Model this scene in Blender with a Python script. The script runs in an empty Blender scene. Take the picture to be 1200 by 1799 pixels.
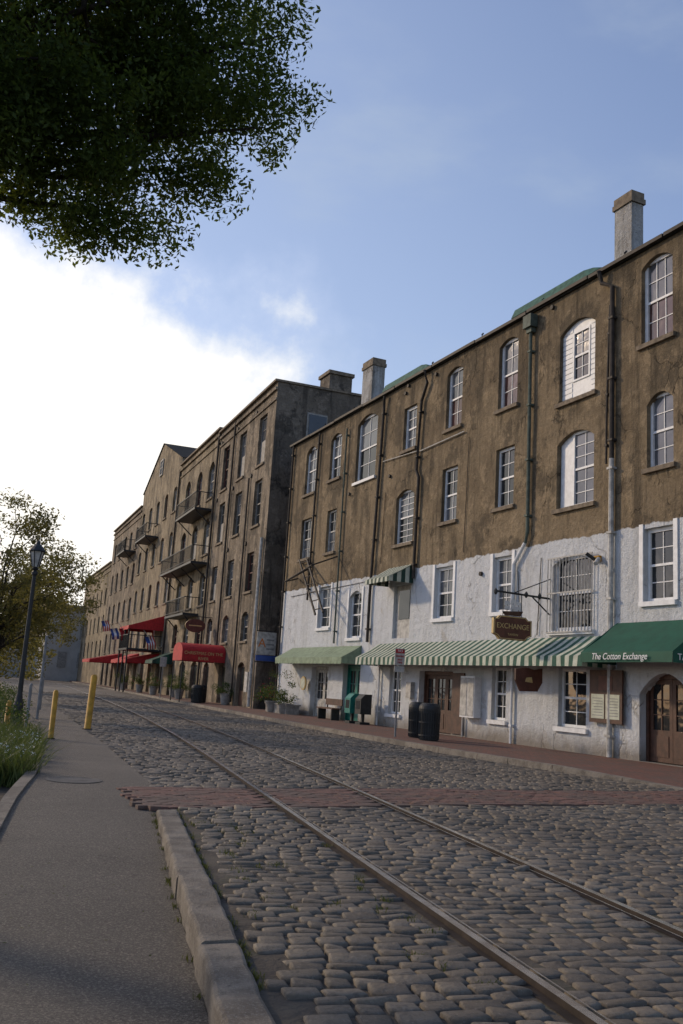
import bpy, math, random
import numpy as np
from mathutils import Vector, Matrix
random.seed(7); rng=np.random.default_rng(7)
scene=bpy.context.scene
# ------------------------------------------------------------------ helpers
def link(o,parent=None):
    scene.collection.objects.link(o)
    if parent: o.parent=parent
    return o
def empty(name,loc=(0,0,0)):
    o=bpy.data.objects.new(name,None); o.empty_display_size=.3
    return link(o)
class MB:
    def __init__(s,fr=None):
        s.v=[];s.f=[];s.m=[];s.mats=[];s.fr=fr
    def mi(s,mat):
        if mat not in s.mats: s.mats.append(mat)
        return s.mats.index(mat)
    def poly(s,pts,mat):
        n=len(s.v)
        s.v+= [tuple(s.fr(*p)) if s.fr else tuple(p) for p in pts]
        s.f.append(tuple(range(n,n+len(pts))));s.m.append(s.mi(mat))
    def box(s,a0,a1,b0,b1,c0,c1,mat):
        P=[(a,b,c) for a in (a0,a1) for b in (b0,b1) for c in (c0,c1)]
        n=len(s.v); s.v+=[tuple(s.fr(*p)) if s.fr else p for p in P]
        k=s.mi(mat)
        for q in ((0,1,3,2),(4,6,7,5),(0,4,5,1),(2,3,7,6),(0,2,6,4),(1,5,7,3)):
            s.f.append(tuple(n+i for i in q));s.m.append(k)
    def tube(s,pts,rad,mat,n=8,cap=True):
        pts=[Vector(s.fr(*p)) if s.fr else Vector(p) for p in pts]
        if not hasattr(rad,'__len__'): rad=[rad]*len(pts)
        k=s.mi(mat);base=len(s.v)
        for i,p in enumerate(pts):
            d=(pts[min(i+1,len(pts)-1)]-pts[max(i-1,0)])
            if d.length<1e-6:d=Vector((0,0,1))
            d.normalize();a=d.cross(Vector((0,0,1)))
            if a.length<.1:a=d.cross(Vector((1,0,0)))
            a.normalize();b=d.cross(a)
            for j in range(n):
                t=2*math.pi*j/n;q=p+rad[i]*(a*math.cos(t)+b*math.sin(t));s.v.append(tuple(q))
        for i in range(len(pts)-1):
            for j in range(n):
                s.f.append((base+i*n+j,base+i*n+(j+1)%n,base+(i+1)*n+(j+1)%n,base+(i+1)*n+j));s.m.append(k)
        if cap:
            s.f.append(tuple(base+j for j in range(n)));s.m.append(k)
            s.f.append(tuple(base+(len(pts)-1)*n+j for j in range(n)));s.m.append(k)
    def lathe(s,c,prof,mat,n=20):
        k=s.mi(mat);base=len(s.v)
        for r,z in prof:
            for j in range(n):
                t=2*math.pi*j/n;s.v.append((c[0]+r*math.cos(t),c[1]+r*math.sin(t),c[2]+z))
        for i in range(len(prof)-1):
            for j in range(n):
                s.f.append((base+i*n+j,base+i*n+(j+1)%n,base+(i+1)*n+(j+1)%n,base+(i+1)*n+j));s.m.append(k)
        s.f.append(tuple(base+j for j in range(n)));s.m.append(k)
        s.f.append(tuple(base+(len(prof)-1)*n+j for j in range(n)));s.m.append(k)
    def obj(s,name,parent=None,smooth=False):
        me=bpy.data.meshes.new(name);me.from_pydata(s.v,[],s.f)
        for m in s.mats: me.materials.append(m)
        me.polygons.foreach_set("material_index",s.m)
        if smooth: me.polygons.foreach_set("use_smooth",[True]*len(s.f))
        me.update()
        return link(bpy.data.objects.new(name,me),parent)
# ------------------------------------------------------------------ materials
def newmat(name):
    m=bpy.data.materials.new(name);m.use_nodes=True;nt=m.node_tree
    return m,nt,nt.nodes["Principled BSDF"]
def N(nt,t,**k):
    n=nt.nodes.new(t)
    for a,b in k.items():
        if a in n.inputs: n.inputs[a].default_value=b
        else: setattr(n,a,b)
    return n
def noise(nt,vec,scale,detail=5,rough=.6):
    n=N(nt,"ShaderNodeTexNoise",Scale=scale,Detail=detail,Roughness=rough);nt.links.new(vec,n.inputs["Vector"]);return n.outputs["Fac"]
def pos(nt,sc=(1,1,1),loc=(0,0,0)):
    g=nt.nodes.new("ShaderNodeNewGeometry");mp=nt.nodes.new("ShaderNodeMapping");mp.inputs["Scale"].default_value=sc;mp.inputs["Location"].default_value=loc
    nt.links.new(g.outputs["Position"],mp.inputs["Vector"]);return mp.outputs["Vector"]
def mixc(nt,fac,a,b,blend='MIX'):
    n=nt.nodes.new("ShaderNodeMix");n.data_type='RGBA';n.blend_type=blend
    for sock,v in ((n.inputs[0],fac),(n.inputs[6],a),(n.inputs[7],b)):
        if hasattr(v,'links'): nt.links.new(v,sock)
        elif hasattr(v,'__len__'): sock.default_value=(*v[:3],1)
        else: sock.default_value=v
    return n.outputs[2]
def ramp(nt,fac,lo,hi,o0=0,o1=1):
    n=nt.nodes.new("ShaderNodeMapRange");n.interpolation_type='SMOOTHSTEP';n.inputs[1].default_value=lo;n.inputs[2].default_value=hi
    n.inputs[3].default_value=o0;n.inputs[4].default_value=o1
    nt.links.new(fac,n.inputs[0]);return n.outputs[0]
def math_(nt,op,a,b=0):
    n=nt.nodes.new("ShaderNodeMath");n.operation=op
    for s_,v in ((n.inputs[0],a),(n.inputs[1],b)):
        if hasattr(v,'links'): nt.links.new(v,s_)
        else: s_.default_value=v
    return n.outputs[0]
def bump(nt,bs,h,st,dist=.02):
    b=nt.nodes.new("ShaderNodeBump");b.inputs["Strength"].default_value=st;b.inputs["Distance"].default_value=dist
    nt.links.new(h,b.inputs["Height"]);nt.links.new(b.outputs[0],bs.inputs["Normal"])
def simple(name,c,rough=.7,var=.25,scale=6,metal=0,bmp=.2,spec=.4):
    m,nt,bs=newmat(name);v=pos(nt);f=noise(nt,v,scale)
    d=tuple(x*(1-var) for x in c);e=tuple(min(1,x*(1+var)) for x in c)
    nt.links.new(mixc(nt,ramp(nt,f,.3,.7),d,e),bs.inputs["Base Color"])
    bs.inputs["Roughness"].default_value=rough;bs.inputs["Metallic"].default_value=metal;bs.inputs["Specular IOR Level"].default_value=spec
    if bmp: bump(nt,bs,noise(nt,v,scale*8),bmp,.01)
    return m
def cracks(nt,scale,w,loc=(0,0,0)):
    vo=nt.nodes.new("ShaderNodeTexVoronoi");vo.feature='DISTANCE_TO_EDGE';vo.inputs["Scale"].default_value=scale
    g=pos(nt,(1,1,.7),loc);n=nt.nodes.new("ShaderNodeTexNoise");n.inputs["Scale"].default_value=2.5;n.inputs["Detail"].default_value=5;nt.links.new(g,n.inputs["Vector"])
    ad=nt.nodes.new("ShaderNodeVectorMath");ad.operation='ADD';nt.links.new(g,ad.inputs[0])
    sc=nt.nodes.new("ShaderNodeVectorMath");sc.operation='SCALE';sc.inputs["Scale"].default_value=.7;nt.links.new(n.outputs["Color"],sc.inputs[0]);nt.links.new(sc.outputs[0],ad.inputs[1])
    nt.links.new(ad.outputs[0],vo.inputs["Vector"]);return ramp(nt,vo.outputs["Distance"],0,w,1,0)
def stucco(name,c1,c2,c3,white=None,light=1.5):
    m,nt,bs=newmat(name);v=pos(nt);vs=pos(nt,(1,1,.10))
    big=noise(nt,v,.3,7,.7);st=noise(nt,vs,1.9,7,.7);fine=noise(nt,v,9,6,.75);mid=noise(nt,v,1.3,9,.78);mid2=noise(nt,pos(nt,(1,1,.8),(7,3,5)),.75,9,.75)
    c=mixc(nt,ramp(nt,big,.40,.58),c1,c2)
    c=mixc(nt,math_(nt,'MULTIPLY',ramp(nt,mid,.52,.59),.6),c,tuple(x*light for x in c2))
    c=mixc(nt,math_(nt,'MULTIPLY',ramp(nt,mid2,.51,.59),.8),c,c3)
    c=mixc(nt,math_(nt,'MULTIPLY',ramp(nt,st,.48,.66),.8),c,tuple(x*.75 for x in c3))
    c=mixc(nt,math_(nt,'MULTIPLY',ramp(nt,fine,.42,.68),.35),c,tuple(x*.5 for x in c1))
    ck=math_(nt,'MULTIPLY',cracks(nt,.42,.012),ramp(nt,mid2,.46,.56))
    c=mixc(nt,math_(nt,'MULTIPLY',ck,.5),c,tuple(x*.4 for x in c3))
    if white:
        sx=nt.nodes.new("ShaderNodeSeparateXYZ");nt.links.new(v,sx.inputs[0])
        c=mixc(nt,math_(nt,'MULTIPLY',ramp(nt,math_(nt,'ADD',sx.outputs[2],math_(nt,'MULTIPLY',st,2.2)),13.2,14.6),.6),c,tuple(x*.6 for x in c3))
        edge=math_(nt,'ADD',sx.outputs[2],math_(nt,'MULTIPLY',noise(nt,v,2.5,6),.26))
        w=mixc(nt,math_(nt,'MULTIPLY',ramp(nt,st,.47,.70),.55),(.64,.66,.67),(.42,.42,.40))
        w=mixc(nt,math_(nt,'MULTIPLY',ramp(nt,mid,.54,.62),.5),w,(.47,.48,.48))
        w=mixc(nt,math_(nt,'MULTIPLY',ramp(nt,mid2,.60,.63),.5),w,(.38,.35,.31))
        w=mixc(nt,math_(nt,'MULTIPLY',ck,.4),w,(.25,.23,.2))
        lowf=ramp(nt,math_(nt,'ADD',sx.outputs[2],math_(nt,'MULTIPLY',mid,.8)),.55,1.15,.85,0)
        w=mixc(nt,lowf,w,(.22,.19,.15))
        c=mixc(nt,ramp(nt,edge,5.90,5.94,1,0),c,w)
    nt.links.new(c,bs.inputs["Base Color"]);bs.inputs["Roughness"].default_value=.92;bs.inputs["Specular IOR Level"].default_value=.2
    h=math_(nt,'ADD',math_(nt,'MULTIPLY',mid,1.8),math_(nt,'MULTIPLY',fine,.45));h=math_(nt,'SUBTRACT',h,math_(nt,'MULTIPLY',ck,.4));bump(nt,bs,h,1,.08)
    return m
M={}
M['wallA']=stucco("stucco_tan",(.175,.132,.082),(.26,.20,.125),(.10,.080,.054),white=True,light=1.4)
M['wallB']=stucco("stucco_grey",(.185,.15,.108),(.28,.23,.17),(.09,.078,.062),light=1.7)
M['wallC']=stucco("stucco_buff",(.235,.19,.125),(.33,.27,.185),(.12,.10,.075))
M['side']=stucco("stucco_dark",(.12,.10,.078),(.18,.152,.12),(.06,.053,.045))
M['chim']=stucco("chimney_limewash",(.40,.39,.37),(.5,.5,.48),(.2,.18,.15),light=1.1)
M['white']=simple("white_paint",(.68,.69,.69),.55,.1)
M['offwhite']=simple("weathered_paint",(.40,.39,.36),.7,.3)
M['greyframe']=simple("grey_frame_paint",(.24,.23,.21),.7,.25)
M['cap']=simple("stone_sill",(.17,.135,.095),.9,.35)
M['dark']=simple("black_iron",(.025,.027,.028),.5,.2,spec=.3)
M['pipe_dark']=simple("pipe_brown",(.04,.033,.028),.65,.3,spec=.2)
M['pipe_green']=simple("pipe_verdigris",(.085,.105,.085),.7,.3,spec=.2)
M['copper']=simple("copper_green",(.045,.11,.085),.75,.3,spec=.2)
M['roof']=simple("roof_dark",(.035,.037,.035),.9,.3,spec=.05)
M['wood']=simple("brown_wood",(.07,.032,.02),.5,.3)
M['woodred']=simple("red_brown_wood",(.10,.035,.025),.5,.3)
M['green']=simple("green_canvas",(.006,.07,.042),.75,.15,3)
M['dkgreen']=simple("dark_green_canvas",(.015,.045,.034),.75,.15)
M['stripeg']=simple("stripe_green_canvas",(.025,.085,.058),.8,.2)
M['cream']=simple("cream_canvas",(.45,.47,.38),.8,.15)
M['lgreen']=simple("pale_green_canvas",(.20,.26,.17),.8,.22)
M['red']=simple("red_canvas",(.40,.018,.02),.7,.2)
M['yellow']=simple("yellow_paint",(.40,.21,.02),.6,.3)
M['teal']=simple("teal_box_paint",(.01,.16,.13),.4,.2)
M['blue']=simple("blue_paint",(.03,.07,.25),.6,.15)
M['orange']=simple("orange_paint",(.5,.16,.03),.6,.15)
M['bark']=simple("bark",(.035,.027,.02),.95,.35,10,bmp=.8)
M['dirt']=simple("dirt",(.06,.048,.036),.95,.4,8,bmp=.5)
M['steelpost']=simple("galvanised_post",(.2,.2,.2),.6,.2)
M['signbrown']=simple("sign_brown",(.11,.042,.026),.55,.2)
M['gold']=simple("sign_gold",(.55,.40,.17),.5,.15)
M['terracotta']=simple("planter_concrete",(.25,.24,.22),.8,.25)
M['greybld']=simple("pale_render",(.38,.37,.35),.9,.12,.8)
M['flower']=simple("white_flower",(.7,.7,.65),.8,.1)
M['redflower']=simple("red_flower",(.5,.04,.05),.8,.2)
m,nt,bs=newmat("granite_kerb");v=pos(nt)
c=mixc(nt,ramp(nt,noise(nt,v,2.2,6,.7),.4,.62),(.125,.105,.082),(.23,.20,.16))
c=mixc(nt,math_(nt,'MULTIPLY',ramp(nt,noise(nt,v,70,3,.8),.5,.66),.5),c,(.33,.30,.26))
c=mixc(nt,math_(nt,'MULTIPLY',ramp(nt,noise(nt,v,7,7,.8),.55,.66),.6),c,(.06,.055,.042))
nt.links.new(c,bs.inputs["Base Color"]);bs.inputs["Roughness"].default_value=.85;bump(nt,bs,noise(nt,v,16,8,.75),1,.035);M['kerb']=m
def glass(name,c,rough=.06):
    m,nt,bs=newmat(name);v=pos(nt);f=noise(nt,v,1.2)
    nt.links.new(mixc(nt,ramp(nt,f,.4,.6),tuple(x*.6 for x in c),c),bs.inputs["Base Color"])
    bs.inputs["Roughness"].default_value=rough;bs.inputs["Specular IOR Level"].default_value=.55
    bump(nt,bs,noise(nt,v,2.2,2),.2,.03);return m
M['g_dark']=glass("glass_dark",(.02,.024,.028));M['g_mid']=glass("glass_blind",(.13,.14,.155));M['g_red']=glass("glass_curtain",(.09,.04,.035))
def leafmat(name,c1,c2,trans=.35,tc_=(.16,.2,.02)):
    m,nt,bs=newmat(name);g=nt.nodes.new("ShaderNodeNewGeometry")
    f=math_(nt,'ADD',math_(nt,'MULTIPLY',g.outputs["Random Per Island"],.6),math_(nt,'MULTIPLY',noise(nt,pos(nt),.9,3),.5))
    c=mixc(nt,ramp(nt,f,.25,.85),c1,c2)
    nt.links.new(c,bs.inputs["Base Color"]);bs.inputs["Roughness"].default_value=.6;bs.inputs["Specular IOR Level"].default_value=.2
    tr=nt.nodes.new("ShaderNodeBsdfTranslucent");nt.links.new(mixc(nt,.5,c,tc_),tr.inputs[0])
    mx=nt.nodes.new("ShaderNodeMixShader");mx.inputs[0].default_value=trans
    nt.links.new(bs.outputs[0],mx.inputs[1]);nt.links.new(tr.outputs[0],mx.inputs[2])
    nt.links.new(mx.outputs[0],nt.nodes["Material Output"].inputs[0]);return m
M['leaf']=leafmat("leaf_green",(.025,.045,.010),(.065,.10,.022),.5,(.2,.25,.03))
M['leaf2']=leafmat("leaf_olive",(.07,.075,.025),(.15,.13,.045),.5,(.24,.22,.05))
M['grass']=leafmat("grass_blades",(.04,.07,.02),(.12,.14,.045),.3)
M['weed']=leafmat("weed_blades",(.05,.06,.02),(.10,.10,.035),.3)
M['shrub']=leafmat("shrub_leaf",(.02,.05,.015),(.07,.11,.03),.3)
m,nt,bs=newmat("cobble_stone");g=nt.nodes.new("ShaderNodeNewGeometry");v=pos(nt)
c=mixc(nt,g.outputs["Random Per Island"],(.112,.092,.068),(.215,.182,.138))
c=mixc(nt,math_(nt,'MULTIPLY',ramp(nt,noise(nt,v,.5,6),.42,.6),.5),c,(.095,.079,.059))
c=mixc(nt,math_(nt,'MULTIPLY',ramp(nt,noise(nt,v,20,6,.75),.45,.65),.55),c,(.058,.048,.037))
c=mixc(nt,math_(nt,'MULTIPLY',ramp(nt,noise(nt,v,55,3,.8),.56,.7),.4),c,(.28,.245,.2))
nt.links.new(c,bs.inputs["Base Color"]);bs.inputs["Roughness"].default_value=.68;bs.inputs["Specular IOR Level"].default_value=.4
bump(nt,bs,noise(nt,v,18,8,.72),.9,.022);M['cobble']=m
m,nt,bs=newmat("street_bed");v=pos(nt)
c=mixc(nt,ramp(nt,noise(nt,v,2.5,6),.4,.65),(.055,.045,.034),(.09,.075,.055))
c=mixc(nt,math_(nt,'MULTIPLY',ramp(nt,noise(nt,v,1.1,5),.56,.66),.6),c,(.055,.06,.03))
nt.links.new(c,bs.inputs["Base Color"]);bs.inputs["Roughness"].default_value=.95;bump(nt,bs,noise(nt,v,25),.6,.03);M['bed']=m
m,nt,bs=newmat("asphalt");v=pos(nt)
c=mixc(nt,ramp(nt,noise(nt,v,.6,7,.65),.38,.62),(.088,.074,.059),(.125,.107,.086))
c=mixc(nt,math_(nt,'MULTIPLY',ramp(nt,noise(nt,v,60,3,.85),.50,.60),.85),c,(.30,.265,.22))
c=mixc(nt,math_(nt,'MULTIPLY',ramp(nt,noise(nt,pos(nt,loc=(4,1,2)),70,3,.85),.52,.60),.8),c,(.025,.022,.019))
c=mixc(nt,math_(nt,'MULTIPLY',ramp(nt,noise(nt,v,3.3,8,.8),.55,.66),.5),c,(.055,.048,.04))
c=mixc(nt,math_(nt,'MULTIPLY',cracks(nt,.5,.006,(2,5,0)),.5),c,(.025,.022,.02))
nt.links.new(c,bs.inputs["Base Color"]);bs.inputs["Roughness"].default_value=.7
bump(nt,bs,noise(nt,v,70,5,.85),1,.035);M['asphalt']=m
def brickmat(name,c1,c2,mort,rot=0,w=.22,h=.075,dirt=.6):
    m,nt,bs=newmat(name);g=nt.nodes.new("ShaderNodeNewGeometry");mp=nt.nodes.new("ShaderNodeMapping");mp.inputs["Rotation"].default_value=(0,0,rot)
    nt.links.new(g.outputs["Position"],mp.inputs["Vector"])
    b=nt.nodes.new("ShaderNodeTexBrick");nt.links.new(mp.outputs[0],b.inputs["Vector"])
    b.inputs["Scale"].default_value=1;b.inputs["Brick Width"].default_value=w;b.inputs["Row Height"].default_value=h;b.inputs["Mortar Size"].default_value=.009
    b.inputs["Color1"].default_value=(*c1,1);b.inputs["Color2"].default_value=(*c2,1);b.inputs["Mortar"].default_value=(*mort,1)
    v=pos(nt);c=mixc(nt,math_(nt,'MULTIPLY',ramp(nt,noise(nt,v,1.3,8,.75),.42,.6),dirt),b.outputs[0],(.085,.068,.055))
    c=mixc(nt,math_(nt,'MULTIPLY',ramp(nt,noise(nt,v,9,6,.8),.5,.65),.5),c,(.05,.04,.033))
    nt.links.new(c,bs.inputs["Base Color"]);bs.inputs["Roughness"].default_value=.85
    bump(nt,bs,math_(nt,'SUBTRACT',noise(nt,v,14,6,.7),b.outputs["Fac"]),.8,.015);return m
M['brick']=brickmat("brick_paving",(.22,.08,.052),(.15,.06,.04),(.08,.065,.05),1.57)
m,nt,bs=newmat("rail_steel");bs.inputs["Metallic"].default_value=1
nt.links.new(mixc(nt,ramp(nt,noise(nt,pos(nt),4),.4,.6),(.58,.54,.50),(.80,.78,.75)),bs.inputs["Base Color"]);bs.inputs["Roughness"].default_value=.27;M['rail']=m
M['rust']=simple("rail_rust",(.035,.026,.02),.85,.3,spec=.2)
M['iron']=simple("cast_iron_cover",(.09,.082,.072),.7,.3,spec=.3)
# ------------------------------------------------------------------ camera
f,th,ro,a=1622.74,0.18784,0.06299,0.41868
F0=Vector((math.sin(a),math.cos(a),0));Z=Vector((0,0,1));R0=Vector((math.cos(a),-math.sin(a),0))
Fw=math.cos(th)*F0+math.sin(th)*Z;U0=-math.sin(th)*F0+math.cos(th)*Z
Rc=R0*math.cos(ro)+U0*math.sin(ro);Uc=-R0*math.sin(ro)+U0*math.cos(ro)
cam=bpy.data.cameras.new("camera");co=link(bpy.data.objects.new("camera",cam))
co.matrix_world=Matrix(((Rc.x,Uc.x,-Fw.x,0),(Rc.y,Uc.y,-Fw.y,0),(Rc.z,Uc.z,-Fw.z,1.4),(0,0,0,1)))
cam.sensor_fit='VERTICAL';cam.sensor_height=24;cam.lens=f/1799*24;cam.clip_end=6000;cam.clip_start=.05
scene.camera=co
# ------------------------------------------------------------------ world + sun
AZ=math.radians(-36);EL=math.radians(24)
w=bpy.data.worlds.new("World");scene.world=w;w.use_nodes=True;nt=w.node_tree;bg=nt.nodes["Background"]
sky=nt.nodes.new("ShaderNodeTexSky");sky.sky_type='NISHITA';sky.sun_disc=False;sky.sun_elevation=EL;sky.sun_rotation=AZ
sky.air_density=1.1;sky.dust_density=.6;sky.ozone_density=2.2
nt.links.new(mixc(nt,1.0,sky.outputs[0],(1.30,1.16,1.25),'MULTIPLY'),bg.inputs[0]);bg.inputs[1].default_value=.148
tc=nt.nodes.new("ShaderNodeTexCoord");dirv=tc.outputs["Generated"]
sv=nt.nodes.new("ShaderNodeVectorMath");sv.operation='MULTIPLY';sv.inputs[1].default_value=(1,1,1.25);nt.links.new(dirv,sv.inputs[0])
nv=nt.nodes.new("ShaderNodeVectorMath");nv.operation='NORMALIZE';nt.links.new(sv.outputs[0],nv.inputs[0])
dt=nt.nodes.new("ShaderNodeVectorMath");dt.operation='DOT_PRODUCT';nt.links.new(nv.outputs[0],dt.inputs[0])
caz,cel=-.14,.12
dt.inputs[1].default_value=(math.sin(caz)*math.cos(cel),math.cos(caz)*math.cos(cel),math.sin(cel))
ang=math_(nt,'ARCCOSINE',dt.outputs["Value"])
n1=noise(nt,dirv,5,7,.6)
edge=math_(nt,'ADD',ang,math_(nt,'MULTIPLY',math_(nt,'SUBTRACT',n1,.5),.5))
cl=ramp(nt,edge,.44,.64,1,0)
halo=ramp(nt,ang,.45,1.25,.38,.04)
wv=nt.nodes.new("ShaderNodeMapping");wv.inputs["Scale"].default_value=(1.3,2.0,3.6);wv.inputs["Rotation"].default_value=(.2,.5,.3);nt.links.new(dirv,wv.inputs[0])
n2=noise(nt,wv.outputs[0],2.0,7,.55);wisp=ramp(nt,n2,.50,.80,0,.5)
fac=math_(nt,'MAXIMUM',cl,math_(nt,'ADD',math_(nt,'MULTIPLY',wisp,.7),halo))
fac=math_(nt,'MINIMUM',fac,1.0)
bg2=nt.nodes.new("ShaderNodeBackground");nt.links.new(mixc(nt,cl,(.74,.86,1.0),(1,.965,.90)),bg2.inputs[0])
nt.links.new(math_(nt,'ADD',math_(nt,'MULTIPLY',cl,.5),.70),bg2.inputs[1])
ms=nt.nodes.new("ShaderNodeMixShader");nt.links.new(fac,ms.inputs[0]);nt.links.new(bg.outputs[0],ms.inputs[1]);nt.links.new(bg2.outputs[0],ms.inputs[2])
nt.links.new(ms.outputs[0],nt.nodes["World Output"].inputs[0])
S=Vector((math.sin(AZ)*math.cos(EL),math.cos(AZ)*math.cos(EL),math.sin(EL)))
sl=bpy.data.lights.new("sun",'SUN');sl.energy=2.4;sl.angle=math.radians(3.5);sl.color=(1,.78,.53)
so=link(bpy.data.objects.new("sun",sl));so.rotation_euler=(-S).to_track_quat('-Z','Y').to_euler()
# ------------------------------------------------------------------ curves in plan
def interp(tbl):
    ys=[t[0] for t in tbl];xs=[t[1] for t in tbl]
    return lambda y:float(np.interp(y,ys,xs))
kL=interp([(-20,-3.1),(-5,-.19),(3.9,1.55),(9.9,2.72),(12,2.85),(18.9,3.49),(38.7,5.1),(60,7.0),(82,9.2),(133,13.2),(200,18)])
kR=interp([(12,12.6),(13.5,12.4),(16,12.05),(20,11.85),(30,12.2),(42,13.1),(55,14.0),(66,14.8),(101,17.0),(160,21),(220,26)])
cy=np.array([-10,0,10,20,31,48.6,82,133,200.]);cx=np.array([1.45,3.1,4.75,6.4,7.95,9.95,13.0,16.9,22.5])
yy=np.linspace(-10,200,400);xx=np.interp(yy,cy,cx);k=np.ones(15)/15
xs=np.convolve(np.pad(xx,7,mode='reflect',reflect_type='odd'),k,'valid')
rc=lambda y:float(np.interp(y,yy,xs))
# ------------------------------------------------------------------ ground
mb=MB();mb.poly([(-1500,-800,-.3),(1500,-800,-.3),(1500,2500,-.3),(-1500,2500,-.3)],M['dirt']);mb.obj("ground")
def strip(name,yl,fx0,fx1,fz,mat,skirt=None):
    mb=MB()
    for y0,y1 in zip(yl[:-1],yl[1:]):
        mb.poly([(fx0(y0),y0,fz(y0)),(fx1(y0),y0,fz(y0)),(fx1(y1),y1,fz(y1)),(fx0(y1),y1,fz(y1))],mat)
        if skirt:
            for fx in (fx0,fx1): mb.poly([(fx(y0),y0,fz(y0)),(fx(y1),y1,fz(y1)),(fx(y1),y1,skirt),(fx(y0),y0,skirt)],mat)
    return mb
ys=list(np.arange(-12,60,1.0))+list(np.arange(60,205,5.0))
strip("street",ys,kL,lambda y:30 if y<12.2 else kR(y)+.3,lambda y:0,M['bed'],-.28).obj("cobbled_street")
ra=math.radians(9.4);td=np.array([math.sin(ra),math.cos(ra)]);wd=np.array([math.cos(ra),-math.sin(ra)])
V=[];Fc=[]
bandf=lambda X:10.2+.085*(X-2.4)
bandb=lambda X:12.05+.05*(X-2.7)
t=1.6
while t<62:
    big_=1 if t<34 else 1.6
    ph=.12*random.uniform(.84,1.18)*big_
    wv_=-6+random.uniform(0,.3)
    wob=random.uniform(0,6.28)
    while wv_<26:
        pw=random.choice((random.uniform(.12,.2),random.uniform(.17,.26)))*big_
        tc_=t+ph/2+.015*math.sin(wv_*1.3+wob*.1+t*.4)+.09*math.sin(wv_*.35+t*.21)
        c=td*tc_+wd*(wv_+pw/2);X,Y=c
        wv_+=pw
        if Y<2.2 or X>1.12*Y+1.6: continue
        if X<kL(Y)+.06+pw/2: continue
        if Y>12.3 and X>kR(Y)-.03-pw/2: continue
        if X>15.85: continue
        if bandf(X)-.07<Y<bandb(X)+.07: continue
        dx=abs(X-rc(Y))-.735
        if abs(dx)<.055+pw/2*.75:
            if abs(dx)<.10: continue
            sgn=1 if (X-rc(Y))*dx>0 else -1
            cut=max(0,.075+pw/2-abs(dx))
            X+=sgn*cut/2;pw_=pw-cut
            if pw_<.07: continue
        else: pw_=pw
        hw,hh=pw_/2-.005,ph/2-.0045
        n=len(V);zt=.017+random.gauss(0,.0035)+.008*math.sin(X*1.7+Y*.9);tx,ty=random.gauss(0,.014),random.gauss(0,.016);rot=random.gauss(0,.035)
        cr,sr=math.cos(rot),math.sin(rot)
        jit=[(random.uniform(.86,1.0),random.uniform(.84,1.0)) for _ in range(4)]
        for (sc,sc2,z) in ((1,1,-.03),(.985,.97,zt-.008),(1-.014/hw if hw>.04 else .7,1-.014/hh,zt)):
            for (a_,b_),(j1,j2) in zip(((-1,-1),(1,-1),(1,1),(-1,1)),jit):
                u_=a_*hw*sc*j1;v_=b_*hh*sc2*j2
                u2=u_*cr-v_*sr;v2=u_*sr+v_*cr
                V.append((X+wd[0]*u2+td[0]*v2,Y+wd[1]*u2+td[1]*v2,z+(tx*a_*.25+ty*b_*.25 if z>0 else 0)))
        for k_ in (0,4):
            for j in range(4): Fc.append((n+k_+j,n+k_+(j+1)%4,n+k_+4+(j+1)%4,n+k_+4+j))
        Fc.append((n+8,n+9,n+10,n+11))
    t+=ph
me=bpy.data.meshes.new("cobblestones");me.from_pydata(V,[],Fc);me.materials.append(M['cobble'])
me.polygons.foreach_set("use_smooth",[True]*len(Fc));link(bpy.data.objects.new("cobblestones",me))
strip("x",list(np.arange(61,205,4.)),lambda y:kL(y)+.2,lambda y:kR(y)-.05,lambda y:.02,M['cobble']).obj("distant_paving")
V=[];Fc=[];bd=np.array([math.cos(.085),math.sin(.085)]);bn=np.array([-bd[1],bd[0]])
for r_ in range(24):
    x_=-.3+(.105 if r_%2 else 0)
    while x_<14.2:
        c=np.array([2.4,10.2])+bn*(r_*.105+.05)+bd*(x_+.105)
        x_+=.21
        X,Y=c
        if X>15.85 or X<kL(Y)-.28 or Y>bandb(X)-.02 : continue
        if abs(abs(X-rc(Y))-.735)<.085: continue
        n=len(V);zt=.020+random.gauss(0,.002)+.006*math.sin(X*1.1);hw,hh=.102,.0495;tl_=random.gauss(0,.003)
        for sc,z in ((1,-.02),(1,zt-.003),(.96,zt)):
            for a_,b_ in ((-1,-1),(1,-1),(1,1),(-1,1)):
                V.append((X+bd[0]*a_*hw*sc+bn[0]*b_*hh*sc,Y+bd[1]*a_*hw*sc+bn[1]*b_*hh*sc,z+(tl_*a_ if z>0 else 0)))
        for k_ in (0,4):
            for j in range(4): Fc.append((n+k_+j,n+k_+(j+1)%4,n+k_+4+(j+1)%4,n+k_+4+j))
        Fc.append((n+8,n+9,n+10,n+11))
m,nt,bs=newmat("crossing_brick");g=nt.nodes.new("ShaderNodeNewGeometry");v=pos(nt)
c=mixc(nt,g.outputs["Random Per Island"],(.12,.062,.046),(.19,.095,.07))
c=mixc(nt,math_(nt,'MULTIPLY',ramp(nt,noise(nt,v,1.2,8,.75),.42,.58),.7),c,(.105,.08,.062))
c=mixc(nt,math_(nt,'MULTIPLY',ramp(nt,noise(nt,v,24,5,.8),.5,.65),.5),c,(.05,.038,.03))
nt.links.new(c,bs.inputs["Base Color"]);bs.inputs["Roughness"].default_value=.85;bump(nt,bs,noise(nt,v,30,6,.75),.8,.015)
me=bpy.data.meshes.new("brick_crossing");me.from_pydata(V,[],Fc);me.materials.append(m);link(bpy.data.objects.new("brick_crossing",me))
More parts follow.
